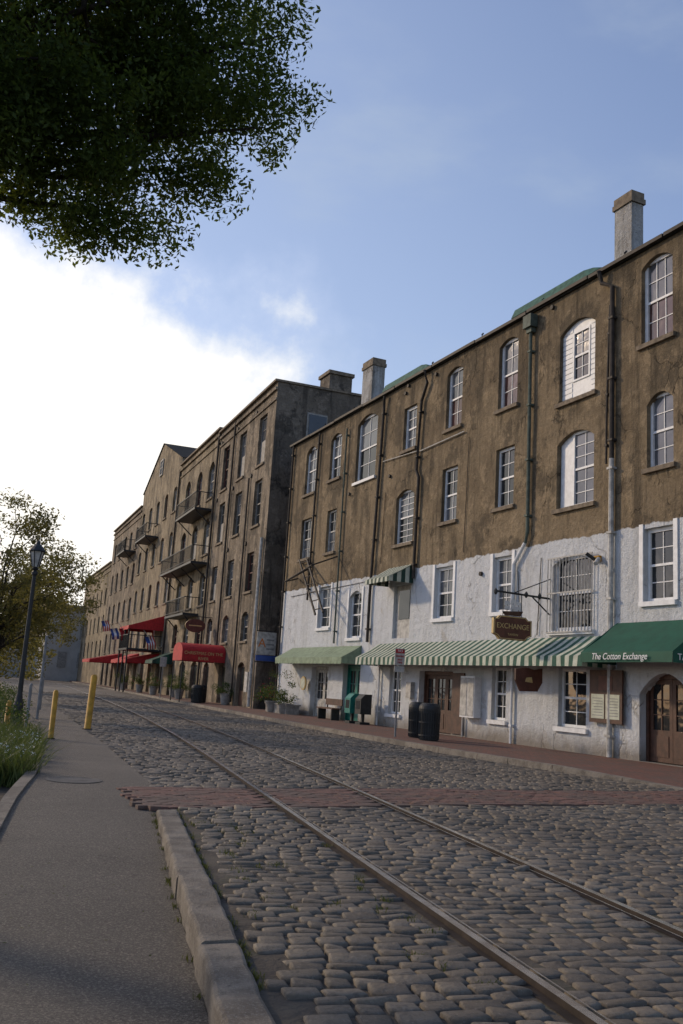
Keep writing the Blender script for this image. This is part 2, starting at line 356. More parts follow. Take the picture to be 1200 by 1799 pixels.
# rails
mb=MB()
ry=list(np.arange(-8,60,1.0))+list(np.arange(60,196,3.0))
for sgn in (-1,1):
    for y0,y1 in zip(ry[:-1],ry[1:]):
        def q(y,o): return rc(y)+sgn*.735+o
        def pl(o0,o1,z,mt): mb.poly([(q(y0,o0),y0,z),(q(y0,o1),y0,z),(q(y1,o1),y1,z),(q(y1,o0),y1,z)],mt)
        def vs(o,z0,z1,mt): mb.poly([(q(y0,o),y0,z0),(q(y1,o),y1,z0),(q(y1,o),y1,z1),(q(y0,o),y0,z1)],mt)
        pl(-.09,.09,.005,M['rust'])
        pl(-.027,.027,.038,M['rail']);vs(-.027,.0,.038,M['rust']);vs(.027,.0,.038,M['rust'])
        o=-sgn*.075;pl(o-.006,o+.006,.026,M['rail'])
mb.obj("railway_track")
# asphalt path
def az_(y): return float(np.interp(y,[-12,7,10.4,12.2,14],[-.12,-.12,-.02,.012,.016]))
eL=interp([(-12,-2.8),(4,.02),(9.1,.9),(11.1,1.25),(13.5,1.75),(17,2.15),(24,3.0),(39,4.0),(60,5.2),(110,9),(200,15)])
mb=strip("p",list(np.arange(-12,30,.5))+list(range(30,200,5)),eL,lambda y:kL(y)-.0-(.2 if y<10.1 else -.16),az_,M['asphalt'],-.29);mb.obj("asphalt_path")
mb=MB();y=-6.0
while y<9.9:
    L=random.uniform(.8,1.7);y1=min(y+L,9.95);e=.005;zt=.040+random.uniform(-.007,.007);sh=random.uniform(-.007,.007)
    n=10;offs=[random.uniform(-.009,.009) for _ in range(n+1)];offs2=[random.uniform(-.009,.009) for _ in range(n+1)];zo=[random.uniform(-.005,.005) for _ in range(n+1)]
    for i in range(n):
        def prof(i):
            yq=y+e+(y1-y-2*e)*i/n
            rr=.01 if i in (0,n) else 0
            A=kL(yq)-.205+sh+offs[i];B_=kL(yq)+.02+sh+offs2[i];z=zt+zo[i]-rr*.6;b=.018
            return [(A,yq,-.28),(A,yq,z-b*1.3),(A+b*.5,yq,z-b*.4),(A+b*1.4,yq,z),(B_-b*1.4,yq,z),(B_-b*.4,yq,z-b*.5),(B_,yq,z-b*1.3),(B_,yq,-.1)]
        P=prof(i);Q=prof(i+1)
        for j in range(7): mb.poly([P[j],P[j+1],Q[j+1],Q[j]],M['kerb'])
        if i==0: mb.poly(P,M['kerb'])
        if i==n-1: mb.poly(Q,M['kerb'])
    y=y1
mb.obj("granite_kerb")
sz=lambda y:float(np.interp(y,[12.6,15.5],[.03,.13]))
yl=[12.6,13.5,14.5,15.5,17,20,25,30,36,42,48,55,66,80,101,130,160,200]
strip("s",yl,lambda y:kR(y)+.16,lambda y:max(17,kR(y)+7),sz,M['brick'],-.05).obj("brick_sidewalk")
mb=MB();y=12.6
while y<120:
    y1=y+random.uniform(.9,1.8)
    P=lambda yy_:[(kR(yy_)-.0,yy_+.0,-.02),(kR(yy_)+.01,yy_,sz(yy_)+.0),(kR(yy_)+.158,yy_,sz(yy_)+.006)]
    a0=P(y+.008);a1=P(y1-.008)
    for j in range(2): mb.poly([a0[j],a0[j+1],a1[j+1],a1[j]],M['kerb'])
    y=y1
mb.obj("sidewalk_kerb")
# ------------------------------------------------------------------ facade tools
def wall(mb,s0,s1,z0,z1,holes,mat,depth=.28):
    S_=sorted(set([s0,s1]+[h[0] for h in holes]+[h[1] for h in holes]));Z_=sorted(set([z0,z1]+[h[2] for h in holes]+[h[3] for h in holes]))
    for a_,b_ in zip(S_[:-1],S_[1:]):
        for c_,d_ in zip(Z_[:-1],Z_[1:]):
            mx,mz=(a_+b_)/2,(c_+d_)/2
            inside=any(h[0]<mx<h[1] and h[2]<mz<h[3] for h in holes)
            if not inside: mb.poly([(a_,0,c_),(b_,0,c_),(b_,0,d_),(a_,0,d_)],mat)
    for h in holes:
        a_,b_,c_,d_=h[:4];ar=h[4] if len(h)>4 else 0
        mb.poly([(a_,0,c_),(a_,0,d_),(a_,-depth,d_),(a_,-depth,c_)],mat);mb.poly([(b_,0,c_),(b_,0,d_),(b_,-depth,d_),(b_,-depth,c_)],mat)
        mb.poly([(a_,0,c_),(b_,0,c_),(b_,-depth,c_),(a_,-depth,c_)],mat)
        if ar<=0: mb.poly([(a_,0,d_),(b_,0,d_),(b_,-depth,d_),(a_,-depth,d_)],mat)
        else:
            n=10;pt=[]
            for i in range(n+1):
                u_=-1+2*i/n;pt.append((a_+(b_-a_)*i/n,d_-ar*(u_*u_)))
            for p,q in zip(pt[:-1],pt[1:]):
                mb.poly([(p[0],0,p[1]),(q[0],0,q[1]),(q[0],0,d_),(p[0],0,d_)],mat)
                mb.poly([(p[0],0,p[1]),(q[0],0,q[1]),(q[0],-depth,q[1]),(p[0],-depth,p[1])],mat)
def window(mf,mg,h,fm,gm,cols=2,rows=2,tr=.09,sill=None,dd=.2,ms=.022):
    a_,b_,c_,d_=h[:4];e=.004
    a_+=e;b_-=e;c_+=e
    mf.box(a_,a_+tr,-dd,-dd+.08,c_,d_,fm);mf.box(b_-tr,b_,-dd,-dd+.08,c_,d_,fm)
    mf.box(a_+tr,b_-tr,-dd,-dd+.08,c_,c_+tr*.9,fm);mf.box(a_+tr,b_-tr,-dd,-dd+.08,d_-tr*1.1,d_-.003,fm)
    ia,ib,ic,id_=a_+tr,b_-tr,c_+tr*.9,d_-tr*1.1;mz=(ic+id_)/2
    mf.box(ia,ib,-dd+.01,-dd+.06,mz-.03,mz+.03,fm)
    for (za,zb,off) in ((ic,mz-.03,0),(mz+.03,id_,.015)):
        for i in range(1,cols):
            x=ia+(ib-ia)*i/cols;mf.box(x-ms/2,x+ms/2,-dd+.005+off,-dd+.04+off,za,zb,fm)
        for i in range(1,rows):
            z=za+(zb-za)*i/rows;mf.box(ia,ib,-dd+.006+off,-dd+.039+off,z-ms/2,z+ms/2,fm)
    mg.poly([(ia,-dd+.02,ic),(ib,-dd+.02,ic),(ib,-dd+.02,mz),(ia,-dd+.02,mz)],gm[0])
    mg.poly([(ia,-dd+.032,mz),(ib,-dd+.032,mz),(ib,-dd+.032,id_),(ia,-dd+.032,id_)],gm[1])
    if sill: mf.box(h[0]-.1,h[1]+.1,-.05,.09,h[2]-.12,h[2]-.004,sill)
def awning(mb,s0,s1,d1,zt,zb,val,mats,sw,scal=.03,side=True,d0=.01):
    n=max(1,round((s1-s0)/sw))
    for i in range(n):
        a_=s0+(s1-s0)*i/n;b_=s0+(s1-s0)*(i+1)/n;mt=mats[i%len(mats)];m_=(a_+b_)/2
        dm=(d0+d1)/2;zm=(zt+zb)/2-.025-.015*math.sin(a_*1.7)
        mb.poly([(a_,d0,zt),(b_,d0,zt),(b_,dm,zm),(a_,dm,zm)],mt);mb.poly([(a_,dm,zm),(b_,dm,zm),(b_,d1,zb),(a_,d1,zb)],mt)
        w1=.02*math.sin(a_*5.1);w2=.02*math.sin(b_*5.1)
        mb.poly([(a_,d1,zb),(b_,d1,zb),(b_,d1+.01+w2,zb-val),(m_,d1+.01+(w1+w2)/2,zb-val-scal),(a_,d1+.01+w1,zb-val)],mt)
    if side:
        for s_ in (s0,s1):
            nn=max(1,round((d1-d0)/sw))
            for i in range(nn):
                da=d0+(d1-d0)*i/nn;db=d0+(d1-d0)*(i+1)/nn;mt=mats[i%len(mats)]
                zf=lambda d_:zt+(zb-zt)*(d_-d0)/(d1-d0)-.03*math.sin(math.pi*(d_-d0)/(d1-d0))
                mb.poly([(s_,da,zb-val),(s_,db,zb-val),(s_,db,zf(db)),(s_,da,zf(da))],mt)
    for s_ in np.linspace(s0+.06,s1-.06,max(2,int((s1-s0)/2.5)+1)):
        mb.tube([(s_,.02,zb-.05),(s_,d1-.04,zb-.06)],.015,M['dark'],5);
    mb.tube([(s0+.02,d1-.04,zb-.06),(s1-.02,d1-.04,zb-.06)],.015,M['dark'],5)
def text(body,loc,right,up,size,mat,parent,name="lettering",align='CENTER',sx=1,shear=0):
    cu=bpy.data.curves.new(name,'FONT');cu.body=body;cu.size=size;cu.align_x=align;cu.align_y='CENTER';cu.extrude=.004;cu.shear=shear
    o=bpy.data.objects.new(name,cu);cu.materials.append(mat)
    r=Vector(right).normalized();u=Vector(up).normalized();n=r.cross(u)
    o.matrix_world=Matrix(((r.x*sx,u.x,n.x,loc[0]),(r.y*sx,u.y,n.y,loc[1]),(r.z*sx,u.z,n.z,loc[2]),(0,0,0,1)))
    link(o);o.parent=parent;return o
# ------------------------------------------------------------------ BUILDING A
AX=15.92
frA=lambda s,d,z:(AX-d,s,z)
A=empty("stucco_row_building")
top=[(39.0,40.3,10.3,12.6,.3),(36.2,37.4,10.5,12.6,.25),(32.7,34.6,9.9,12.7,.3),(29.4,30.4,10.4,12.1,0),(26.2,27.25,10.5,12.7,.18),(22.95,24.0,10.4,12.7,.18),(19.3,20.85,9.8,12.15,.3),(16.4,17.5,10.5,12.8,.22),(13,14.2,10.5,12.8,.22)]
r3=[(39.1,40.3,7.2,9.1,0),(36.3,37.3,7.2,9.1,0),(29.3,30.7,6.8,8.85,.25),(26.3,27.3,7.2,9.1,0),(23.0,24.0,7.2,9.1,0),(19.3,20.9,6.7,8.85,.28),(16.4,17.3,7.2,9.1,.25),(13,14.2,7.2,9.1,.25)]
r2=[(36.3,37.6,3.9,5.7,0),(33.2,34.4,3.4,5.3,.25),(29.2,30.5,3.3,5.25,0),(26.3,27.5,3.9,5.65,0),(22.95,23.95,3.95,5.65,0),(19.3,21.0,3.3,5.35,.25),(16.4,17.4,3.9,5.7,0),(13,14.2,3.9,5.7,0)]
r1=[(36.1,37.9,.14,2.25,0),(33.0,34.6,.14,2.35,0),(29.6,30.5,.6,2.3,0),(26.1,28.3,.14,2.15,0),(23.1,23.85,.75,2.3,0),(19.5,20.65,.75,2.3,0),(15.9,17.55,.14,2.2,.5)]
mw=MB(frA);wall(mw,8,42.2,0,13.2,top+r3+r2+r1,M['wallA'],.34)
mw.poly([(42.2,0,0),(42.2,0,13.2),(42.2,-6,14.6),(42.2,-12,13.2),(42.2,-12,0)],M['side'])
mw.poly([(8,0,0),(8,0,13.2),(8,-6,14.6),(8,-12,13.2),(8,-12,0)],M['wallA']);mw.poly([(8,-12,0),(42.2,-12,0),(42.2,-12,13.2),(8,-12,13.2)],M['side'])
mw.obj("walls",A)
mr_=MB(frA);mr_.poly([(7.9,.12,13.2),(42.3,.12,13.2),(42.3,-6,14.65),(7.9,-6,14.65)],M['roof']);mr_.poly([(7.9,-12.2,13.2),(42.3,-12.2,13.2),(42.3,-6,14.65),(7.9,-6,14.65)],M['roof'])
mr_.box(7.9,42.3,.002,.08,13.08,13.18,M['roof']);
for a_,b_ in zip(np.arange(7.9,42,2.9),np.arange(7.9,42,2.9)+2.85): mr_.box(a_,min(b_,42.3),.08,.16,13.10+.015*math.sin(a_*3),13.2+.015*math.sin(a_*3),M['pipe_dark'])
for a_,b_ in ((19.0,23.2),(28.5,32.2)):
    n=10
    for i in range(n):
        p=a_+(b_-a_)*i/n;q=a_+(b_-a_)*(i+1)/n
        f0=min(1,(i+.0)*.5+.25);f1=min(1,(i+1)*.5+.25)
        if i>7: f0=1;f1=1
        mr_.poly([(p,.14,13.22),(q,.14,13.22),(q,.0,13.22+.32*f1),(p,.0,13.22+.32*f0)],M['copper'])
        mr_.poly([(p,.0,13.22+.32*f0),(q,.0,13.22+.32*f1),(q,-.9,13.45),(p,-.9,13.45)],M['copper'])
    mr_.poly([(b_,.14,13.22),(b_,0,13.54),(b_,-.9,13.45)],M['copper'])
mr_.obj("roof",A)
mf=MB(frA);mg=MB(frA)
gl=lambda:random.choice([(M['g_dark'],M['g_mid']),(M['g_mid'],M['g_mid']),(M['g_dark'],M['g_dark']),(M['g_mid'],M['g_dark'])])
for i,h in enumerate(top):
    if i==6: continue
    window(mf,mg,h,M['white'],(M['g_red'],M['g_mid']) if i in (4,5,7) else gl(),2 if i!=7 else 3,2,.1,M['cap'] if i!=2 else M['white'])
h=top[6]
mf.box(h[0]+.005,19.62,-.2,-.12,h[2]+.005,h[3]-.003,M['white']);mf.box(20.38,h[1]-.005,-.2,-.12,h[2]+.005,h[3]-.003,M['white']);mf.box(19.62,20.38,-.2,-.12,h[2]+.005,10.35,M['white']);mf.box(19.62,20.38,-.2,-.12,11.85,h[3]-.003,M['white'])
for k_ in range(14):
    z=h[2]+.12+k_*.15
    if z<h[3]-.2:
        mf.box(h[0]+.01,19.6,-.122,-.105,z,z+.12,M['white']);mf.box(20.4,h[1]-.01,-.122,-.105,z,z+.12,M['white'])
window(mf,mg,(19.62,20.38,10.35,11.85),M['white'],(M['g_dark'],M['g_mid']),2,2,.06,None,.17)
mf.box(h[0]-.1,h[1]+.1,-.05,.09,h[2]-.12,h[2]-.004,M['cap'])
for i,h in enumerate(r3):
    if i==5:
        mf.box(20.35,20.88,-.24,-.14,h[2]+.01,h[3]-.003,M['white']);window(mf,mg,(19.3,20.35,*h[2:4]),M['white'],(M['g_mid'],M['g_mid']),2,3,.08,None);mf.box(h[0]-.1,h[1]+.1,-.05,.09,h[2]-.12,h[2]-.004,M['cap']);continue
    window(mf,mg,h,M['white'] if i in (2,6,7,3,4) else M['offwhite'],gl(),2,2 if i!=2 else 4,.08,M['cap'])
for i,h in enumerate(r2):
    if i==5:
        window(mf,mg,h,M['white'],(M['g_dark'],M['g_dark']),2,2,.1,M['white'])
        for x in np.linspace(h[0]-.08,h[1]+.08,15): mf.tube([(x,.10,h[2]-.05),(x,.10,h[3]-.05)],.014,M['offwhite'],5)
        for z in (h[2]-.05,(h[2]+h[3])/2,h[3]-.05): mf.box(h[0]-.1,h[1]+.1,.085,.115,z-.02,z+.02,M['offwhite'])
        continue
    if i==2:
        mf.box(h[0]+.01,h[1]-.01,-.2,-.12,h[2]+.01,h[3]-.01,M['offwhite']);mf.box(h[0]+.25,h[1]-.25,-.13,-.1,h[2]+.7,h[3]-.2,M['g_dark']);continue
    window(mf,mg,h,M['white'],gl(),2,2,.09,M['white'])
    for bx in ((h[0]-.14,h[0]-.003),(h[1]+.003,h[1]+.14)): mf.box(*bx,.002,.035,h[2],h[3]+.12,M['white'])
def door(s0,s1,z0,z1,m,leaves=2,gmat=M['g_dark'],dd=.26):
    mf.box(s0+.005,s0+.09,-dd-.04,-dd+.06,z0,z1-.004,m);mf.box(s1-.09,s1-.005,-dd-.04,-dd+.06,z0,z1-.004,m);mf.box(s0+.09,s1-.09,-dd-.04,-dd+.06,z1-.12,z1-.004,m)
    w_=(s1-s0-.18)/leaves
    for i in range(leaves):
        a_=s0+.09+w_*i+.005;b_=a_+w_-.01
        mf.box(a_,b_,-dd-.03,-dd+.01,z0+.02,z0+.75,m);mf.box(a_,a_+.1,-dd-.03,-dd+.01,z0+.75,z1-.13,m);mf.box(b_-.1,b_,-dd-.03,-dd+.01,z0+.75,z1-.13,m);mf.box(a_+.1,b_-.1,-dd-.03,-dd+.01,z1-.25,z1-.13,m)
        mf.box(a_+.12,b_-.12,-dd+.011,-dd+.025,z0+.14,z0+.62,m);mm=(a_+b_)/2;mf.box(mm-.015,mm+.015,-dd-.02,-dd+.0,z0+.75,z1-.25,m)
        for zz in (z0+1.1,z0+1.45): mf.box(a_+.1,b_-.1,-dd-.02,-dd,zz-.012,zz+.012,m)
        mg.poly([(a_+.1,-dd-.02,z0+.75),(b_-.1,-dd-.02,z0+.75),(b_-.1,-dd-.02,z1-.25),(a_+.1,-dd-.02,z1-.25)],gmat)
door(*r1[0][:4],M['offwhite'],2);door(*r1[1][:4],M['teal'],2);door(*r1[3][:4],M['wood'],3);door(15.9,17.55,.14,2.2,M['wood'],2)
for i in (2,4,5): window(mf,mg,r1[i],M['white'],(M['g_dark'],M['g_dark']),2,2,.08,M['white'])
mf.box(25.35,26.05,.003,.05,.2,2.1,M['wood'])
mf.box(24.4,25.2,.002,.26,.75,2.0,M['white']);mf.box(24.43,24.78,.26,.275,.8,1.95,M['offwhite']);mf.box(24.82,25.17,.26,.275,.8,1.95,M['offwhite'])
mf.box(28.6,28.95,.002,.16,1.2,1.75,M['offwhite'])
mf.obj("window_and_door_frames",A);mg.obj("glazing",A)
for nm,(x0,x1,y0,y1,zt) in {"chimney_near":(16.7,17.12,18.75,19.45,15.75),"chimney_far":(16.6,17.2,34.9,35.9,15.75)}.items():
    mb=MB();mt=M['chim'];mb.box(x0,x1,y0,y1,13.3,zt-.35,mt);mb.box(x0-.05,x1+.05,y0-.05,y1+.05,zt-.35,zt-.2,M['cap']);mb.box(x0-.02,x1+.02,y0-.02,y1+.02,zt-.2,zt,M['cap']);mb.box(x0+.12,x1-.12,y0+.15,y1-.15,zt,zt+.06,M['dark']);mb.obj(nm,A)
mp=MB(frA)
def pipe(pts,r,m):
    mp.tube(pts,r,m,8)
    for p,q in zip(pts[:-1],pts[1:]):
        if abs(p[2]-q[2])>1:
            for z in np.arange(min(p[2],q[2])+.5,max(p[2],q[2]),1.7):
                t_=(z-p[2])/(q[2]-p[2]);s_=p[0]+(q[0]-p[0])*t_
                mp.box(s_-r*1.4,s_+r*1.4,.003,p[1]+r*1.15,z-.03,z+.03,m)
pipe([(31.9,.15,13.0),(32.0,.1,12.5),(32.35,.1,5.0),(32.35,.1,3.2)],.06,M['pipe_dark'])
pipe([(28.6,.2,13.1),(28.5,.12,12.6),(28.9,.1,12.0),(29.05,.1,9.4),(28.85,.1,9.1),(28.9,.1,5.4)],.06,M['pipe_dark'])
pipe([(22.15,.12,12.6),(22.1,.1,6.2),(22.2,.1,5.9)],.055,M['pipe_green']);pipe([(22.2,.1,5.9),(22.75,.1,5.3),(22.8,.1,3.2)],.055,M['white']);mp.box(21.95,22.35,.02,.28,12.55,12.95,M['pipe_green']);mp.box(22.02,22.28,.03,.2,12.4,12.55,M['pipe_green'])
pipe([(18.95,.2,13.1),(18.9,.12,12.75),(18.5,.1,12.5),(18.48,.1,7.7)],.065,M['pipe_dark']);pipe([(18.6,.09,12.0),(18.7,.09,9.0),(18.7,.09,7.6)],.03,M['pipe_dark'])
pipe([(18.48,.1,7.7),(18.48,.1,.14)],.07,M['offwhite'])
pipe([(38.6,.1,13.0),(38.75,.1,5.2)],.05,M['pipe_dark']);pipe([(35.5,.1,12.5),(35.5,.1,3.2)],.04,M['pipe_green']);pipe([(41.9,.1,13.1),(41.9,.1,.2)],.055,M['pipe_dark'])
pipe([(28.9,.06,10.1),(25.9,.06,10.15)],.025,M['offwhite']);pipe([(31.9,.06,10.3),(29.1,.06,10.15)],.02,M['offwhite'])
pipe([(25.3,.08,.75),(25.3,.08,.14)],.03,M['offwhite']);pipe([(22.7,.08,2.3),(22.7,.08,.14)],.04,M['white'])
pipe([(31.2,.08,2.3),(31.2,.08,.14)],.04,M['white'])
for pts in ([(22.6,.04,5.1),(22.4,.05,3.3)],[(21.5,.03,5.4),(21.6,.04,3.2)],[(25.6,.03,9.9),(25.7,.03,6.0)],[(41.0,.03,5.5),(32.5,.03,5.6)],[(31.6,.03,9),(31.7,.03,6.2)]): mp.tube(pts,.012,M['pipe_dark'],5)
# raking steel frame: two long struts with cross rungs, hung off the wall
for dz in (0,.0):
    pass
mp.tube([(40.2,.05,7.2),(35.2,1.15,4.3)],.05,M['pipe_dark'],6);mp.tube([(39.3,.05,7.2),(34.4,1.15,4.35)],.05,M['pipe_dark'],6)
for k_ in range(7):
    t_=(k_+.5)/7;mp.tube([(40.2-5*t_,.05+1.1*t_,7.2-2.9*t_),(39.3-4.9*t_,.05+1.1*t_,7.2-2.85*t_)],.025,M['pipe_dark'],5)
for pts in ([(40.2,.05,6.3),(38.6,1.3,5.9),(35.8,1.2,6.4)],[(35.8,.05,6.9),(35.8,1.2,6.4)],[(38.6,.05,6.7),(38.6,1.3,5.9)]): mp.tube(pts,.035,M['pipe_dark'],6)
for s_,z in ((30.3,12.7),(30.1,12.95),(28.0,12.8),(21.2,12.9),(24.6,5.2),(35.0,9.5),(31.3,9.6)): mp.tube([(s_,.01,z),(s_,.08,z)],.07,M['pipe_dark'],10)
for s_ in (38.0,34.9,28.2,24.9,21.6,18.0): mp.tube([(s_,.1,13.2),(s_+.03,.1,13.28),(s_-.05,.1,13.3)],.03,M['dark'],6)
mp.obj("downpipes_and_ironwork",A)
mb=MB(frA);mb.box(18.95,19.15,.002,.1,5.05,5.2,M['yellow']);mb.tube([(19.1,.1,5.1),(19.2,.3,5.25)],.05,M['dark']);mb.tube([(18.95,.1,5.1),(18.85,.28,4.95)],.06,M['offwhite']);mb.obj("security_light",A)
mb=MB(frA);awning(mb,18.5,31.5,.95,3.12,2.55,.26,[M['stripeg'],M['cream']],.17,.0);mb.obj("striped_awning")
mb=MB(frA);awning(mb,33.0,40.3,.85,3.08,2.58,.24,[M['lgreen']],.35,.04);mb.obj("pale_green_awning")
mb=MB(frA);awning(mb,29.05,30.95,1.0,5.95,5.4,.16,[M['dkgreen'],M['cream']],.16,.02);mb.obj("small_striped_awning")
gaw=empty("green_awning");mb=MB(frA);awning(mb,15.3,18.35,1.12,3.42,2.62,.24,[M['green']],3.05,.0);mb.obj("canopy",gaw)
text("The Cotton Exchange",(AX-1.18,16.95,2.505),(0,-1,0),(0,0,1),.215,M['white'],gaw,sx=.98,shear=.25)
text("TAVERN",(AX-.62,15.285,2.5),(1,0,0),(0,0,1),.2,M['white'],gaw)
ex=empty("exchange_hanging_sign");mb=MB();y=21.1
mb.tube([(AX,y,4.2),(AX-1.8,y,4.25)],.03,M['dark'],6);mb.tube([(AX,y,4.75),(AX-1.2,y,4.25)],.015,M['dark'],6);mb.tube([(AX,y,3.75),(AX-.6,y,4.2)],.02,M['dark'],6)
for x in (.35,.8,1.8): mb.lathe((AX-x,y,4.15),[(.02,0),(.05,.05),(.05,.12),(.01,.18)],M['dark'],8)
for x in (.95,1.55): mb.tube([(AX-x,y,4.22),(AX-x,y,3.6)],.012,M['dark'],5)
mb.obj("bracket",ex)
mb=MB()
pr=[(-.62,.0),(-.62,.42),(-.5,.42),(-.42,.5),(.42,.5),(.5,.42),(.62,.42),(.62,0),(.5,-.05),(.42,-.14),(-.42,-.14),(-.5,-.05)]
cxs=AX-1.25;z0=3.1
for yy_ in (y-.05,y+.05): mb.poly([(cxs+p[0],yy_,z0+p[1]) for p in pr],M['signbrown'])
for p,q in zip(pr,pr[1:]+pr[:1]): mb.poly([(cxs+p[0],y-.05,z0+p[1]),(cxs+q[0],y-.05,z0+q[1]),(cxs+q[0],y+.05,z0+q[1]),(cxs+p[0],y+.05,z0+p[1])],M['gold'])
for p,q in zip(pr,pr[1:]+pr[:1]): mb.tube([(cxs+p[0]*.95,y-.055,z0+.18+(p[1]-.18)*.92),(cxs+q[0]*.95,y-.055,z0+.18+(q[1]-.18)*.92)],.012,M['gold'],5)
mb.obj("board",ex);text("EXCHANGE",(cxs,y-.06,z0+.22),(1,0,0),(0,0,1),.2,M['gold'],ex);text("TAVERN",(cxs,y-.06,z0-.0),(1,0,0),(0,0,1),.09,M['gold'],ex)
mb=MB()
mb.poly([(cxs-.3,y-.04,3.72),(cxs+.34,y-.04,3.76),(cxs+.25,y-.04,3.62),(cxs-.22,y-.04,3.62)],M['wood']);mb.poly([(cxs-.3,y+.04,3.72),(cxs+.34,y+.04,3.76),(cxs+.25,y+.04,3.62),(cxs-.22,y+.04,3.62)],M['wood'])
for x,hh in ((-.17,.28),(.02,.36),(.2,.28)):
    mb.tube([(cxs+x,y,3.65),(cxs+x,y,3.72+hh)],.008,M['wood'],5);
    for k_ in (0,1): mb.poly([(cxs+x-.09,y,3.76+k_*hh*.45),(cxs+x+.09,y,3.76+k_*hh*.45),(cxs+x+.075,y-.02,3.76+k_*hh*.45+hh*.42),(cxs+x-.075,y-.02,3.76+k_*hh*.45+hh*.42)],M['white'])
mb.obj("ship_ornament",ex)
hb=empty("hanging_board_sign");mb=MB();y=20.9;cxs=15.1
pr=[(-.42,.15),(-.42,.45),(-.1,.5),(.2,.45),(.45,.5),(.45,.12),(.3,-.12),(-.25,-.14)]
for yy_ in (y-.03,y+.03): mb.poly([(cxs+p[0],yy_,1.75+p[1]) for p in pr],M['signbrown'])
for p,q in zip(pr,pr[1:]+pr[:1]): mb.poly([(cxs+p[0],y-.03,1.75+p[1]),(cxs+q[0],y-.03,1.75+q[1]),(cxs+q[0],y+.03,1.75+q[1]),(cxs+p[0],y+.03,1.75+p[1])],M['wood'])
mb.poly([(cxs-.12,y-.035,1.87),(cxs+.13,y-.035,1.85),(cxs+.10,y-.035,2.0),(cxs-.08,y-.035,1.98)],M['gold']);mb.obj("board",hb)
mn=empty("menu_board");mb=MB(frA);mb.box(18.0,19.2,.09,.14,.95,2.25,M['wood']);mb.box(18.08,18.58,.141,.15,1.05,1.65,M['cream']);mb.box(18.64,19.12,.141,.15,1.05,1.65,M['cream']);mb.box(18.35,18.85,.141,.15,1.75,2.1,M['signbrown']);mb.box(18.1,19.1,.02,.09,1.4,1.5,M['wood'])
for k_ in range(7):
    z=1.12+k_*.07
    mb.box(18.13,18.53-.06*(k_%3),.151,.153,z,z+.018,M['steelpost']);mb.box(18.69,19.07-.05*(k_%2),.151,.153,z,z+.018,M['steelpost'])
mb.obj("board",mn)
# ------------------------------------------------------------------ BUILDINGS B,C,D
bc=Vector((15.47,44.0));c_=.0519;u=Vector((math.sin(c_),math.cos(c_)));nn=Vector((-math.cos(c_),math.sin(c_)))
frB=lambda s,d,z:(bc.x+u.x*s+nn.x*d,bc.y+u.y*s+nn.y*d,z)
def bld(name,s0,s1,zt,holes,wm,fm,gable=None,depth=14,cols=2,sidem=None):
    E=empty(name);mb=MB(frB);wall(mb,s0,s1,0,zt,holes,wm,.34)
    sm=sidem or wm
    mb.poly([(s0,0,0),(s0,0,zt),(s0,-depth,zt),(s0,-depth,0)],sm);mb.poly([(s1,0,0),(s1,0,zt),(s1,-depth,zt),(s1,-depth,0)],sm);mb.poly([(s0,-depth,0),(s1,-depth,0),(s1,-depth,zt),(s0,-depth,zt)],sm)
    if gable:
        pk=(s0+s1)/2;mb.poly([(s0,0,zt),(s1,0,zt),(pk,0,gable)],wm);mb.poly([(s0,-depth,zt),(s1,-depth,zt),(pk,-depth,gable)],wm)
        mb.poly([(s0-.1,.1,zt+.02),(pk,.1,gable+.08),(pk,-depth,gable+.08),(s0-.1,-depth,zt+.02)],M['roof']);mb.poly([(s1+.1,.1,zt+.02),(pk,.1,gable+.08),(pk,-depth,gable+.08),(s1+.1,-depth,zt+.02)],M['roof'])
    else:
        mb.poly([(s0,-.4,zt-.3),(s1,-.4,zt-.3),(s1,-depth,zt-.3),(s0,-depth,zt-.3)],M['roof'])
        mb.box(s0-.05,s1+.05,.003,.12,zt-.45,zt-.3,wm);mb.box(s0-.05,s1+.05,.003,.07,zt-1.0,zt-.9,wm);mb.box(s0-.08,s1+.08,-.3,.16,zt+.002,zt+.12,M['cap']);mb.box(s0-.08,s0+.25,-depth,-.3,zt+.002,zt+.12,M['cap'])
    mb.obj("walls",E)
    f_=MB(frB);g_=MB(frB)
    for h in holes:
        if h[2]<.5: 
            f_.box(h[0]+.01,h[1]-.01,-.24,-.18,h[2],h[3]-.01,M['wood']);g_.box(h[0]+.2,h[1]-.2,-.18,-.17,h[2]+.8,h[3]-.25,M['g_dark']);continue
        r_=random.random()
        window(f_,g_,h,fm if r_<.75 else M['woodred'],random.choice([(M['g_mid'],M['g_mid']),(M['g_dark'],M['g_mid']),(M['g_dark'],M['g_dark'])]),cols,2,.1,M['cap'],.24)
        if r_<.2:
            f_.box(h[0]+.12,h[1]-.12,-.2,-.17,h[2]+.1,(h[2]+h[3])/2,M['greyframe'])
    f_.obj("window_frames",E);g_.obj("glazing",E);return E
H1=[]
for s_ in (1.5,5.5,9.3):
    H1+=[(s_,s_+1.45,12.95,15.7,0),(s_,s_+1.4,9.6,12.1,0),(s_+.5,s_+1.8,6.1,8.2,.0),(s_+.6,s_+1.9,3.5,5.05,.25),(s_+.5,s_+1.9,.14,2.4,.25)]
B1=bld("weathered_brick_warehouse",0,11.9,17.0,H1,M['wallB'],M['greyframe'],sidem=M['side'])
H2=[]
for i,s_ in enumerate((12.9,16.4,20.1)):
    H2+=[(s_,s_+1.6,13.0,15.5,.5),(s_,s_+1.6,9.3,11.7,.4),(s_,s_+1.5,6.0,8.1,.3),(s_,s_+1.5,3.4,5.1,.25),(s_,s_+1.8,.14,2.5,.3)]
B2=bld("balcony_warehouse",12.0,24.1,17.3,H2,M['wallC'],M['offwhite'])
H3=[]
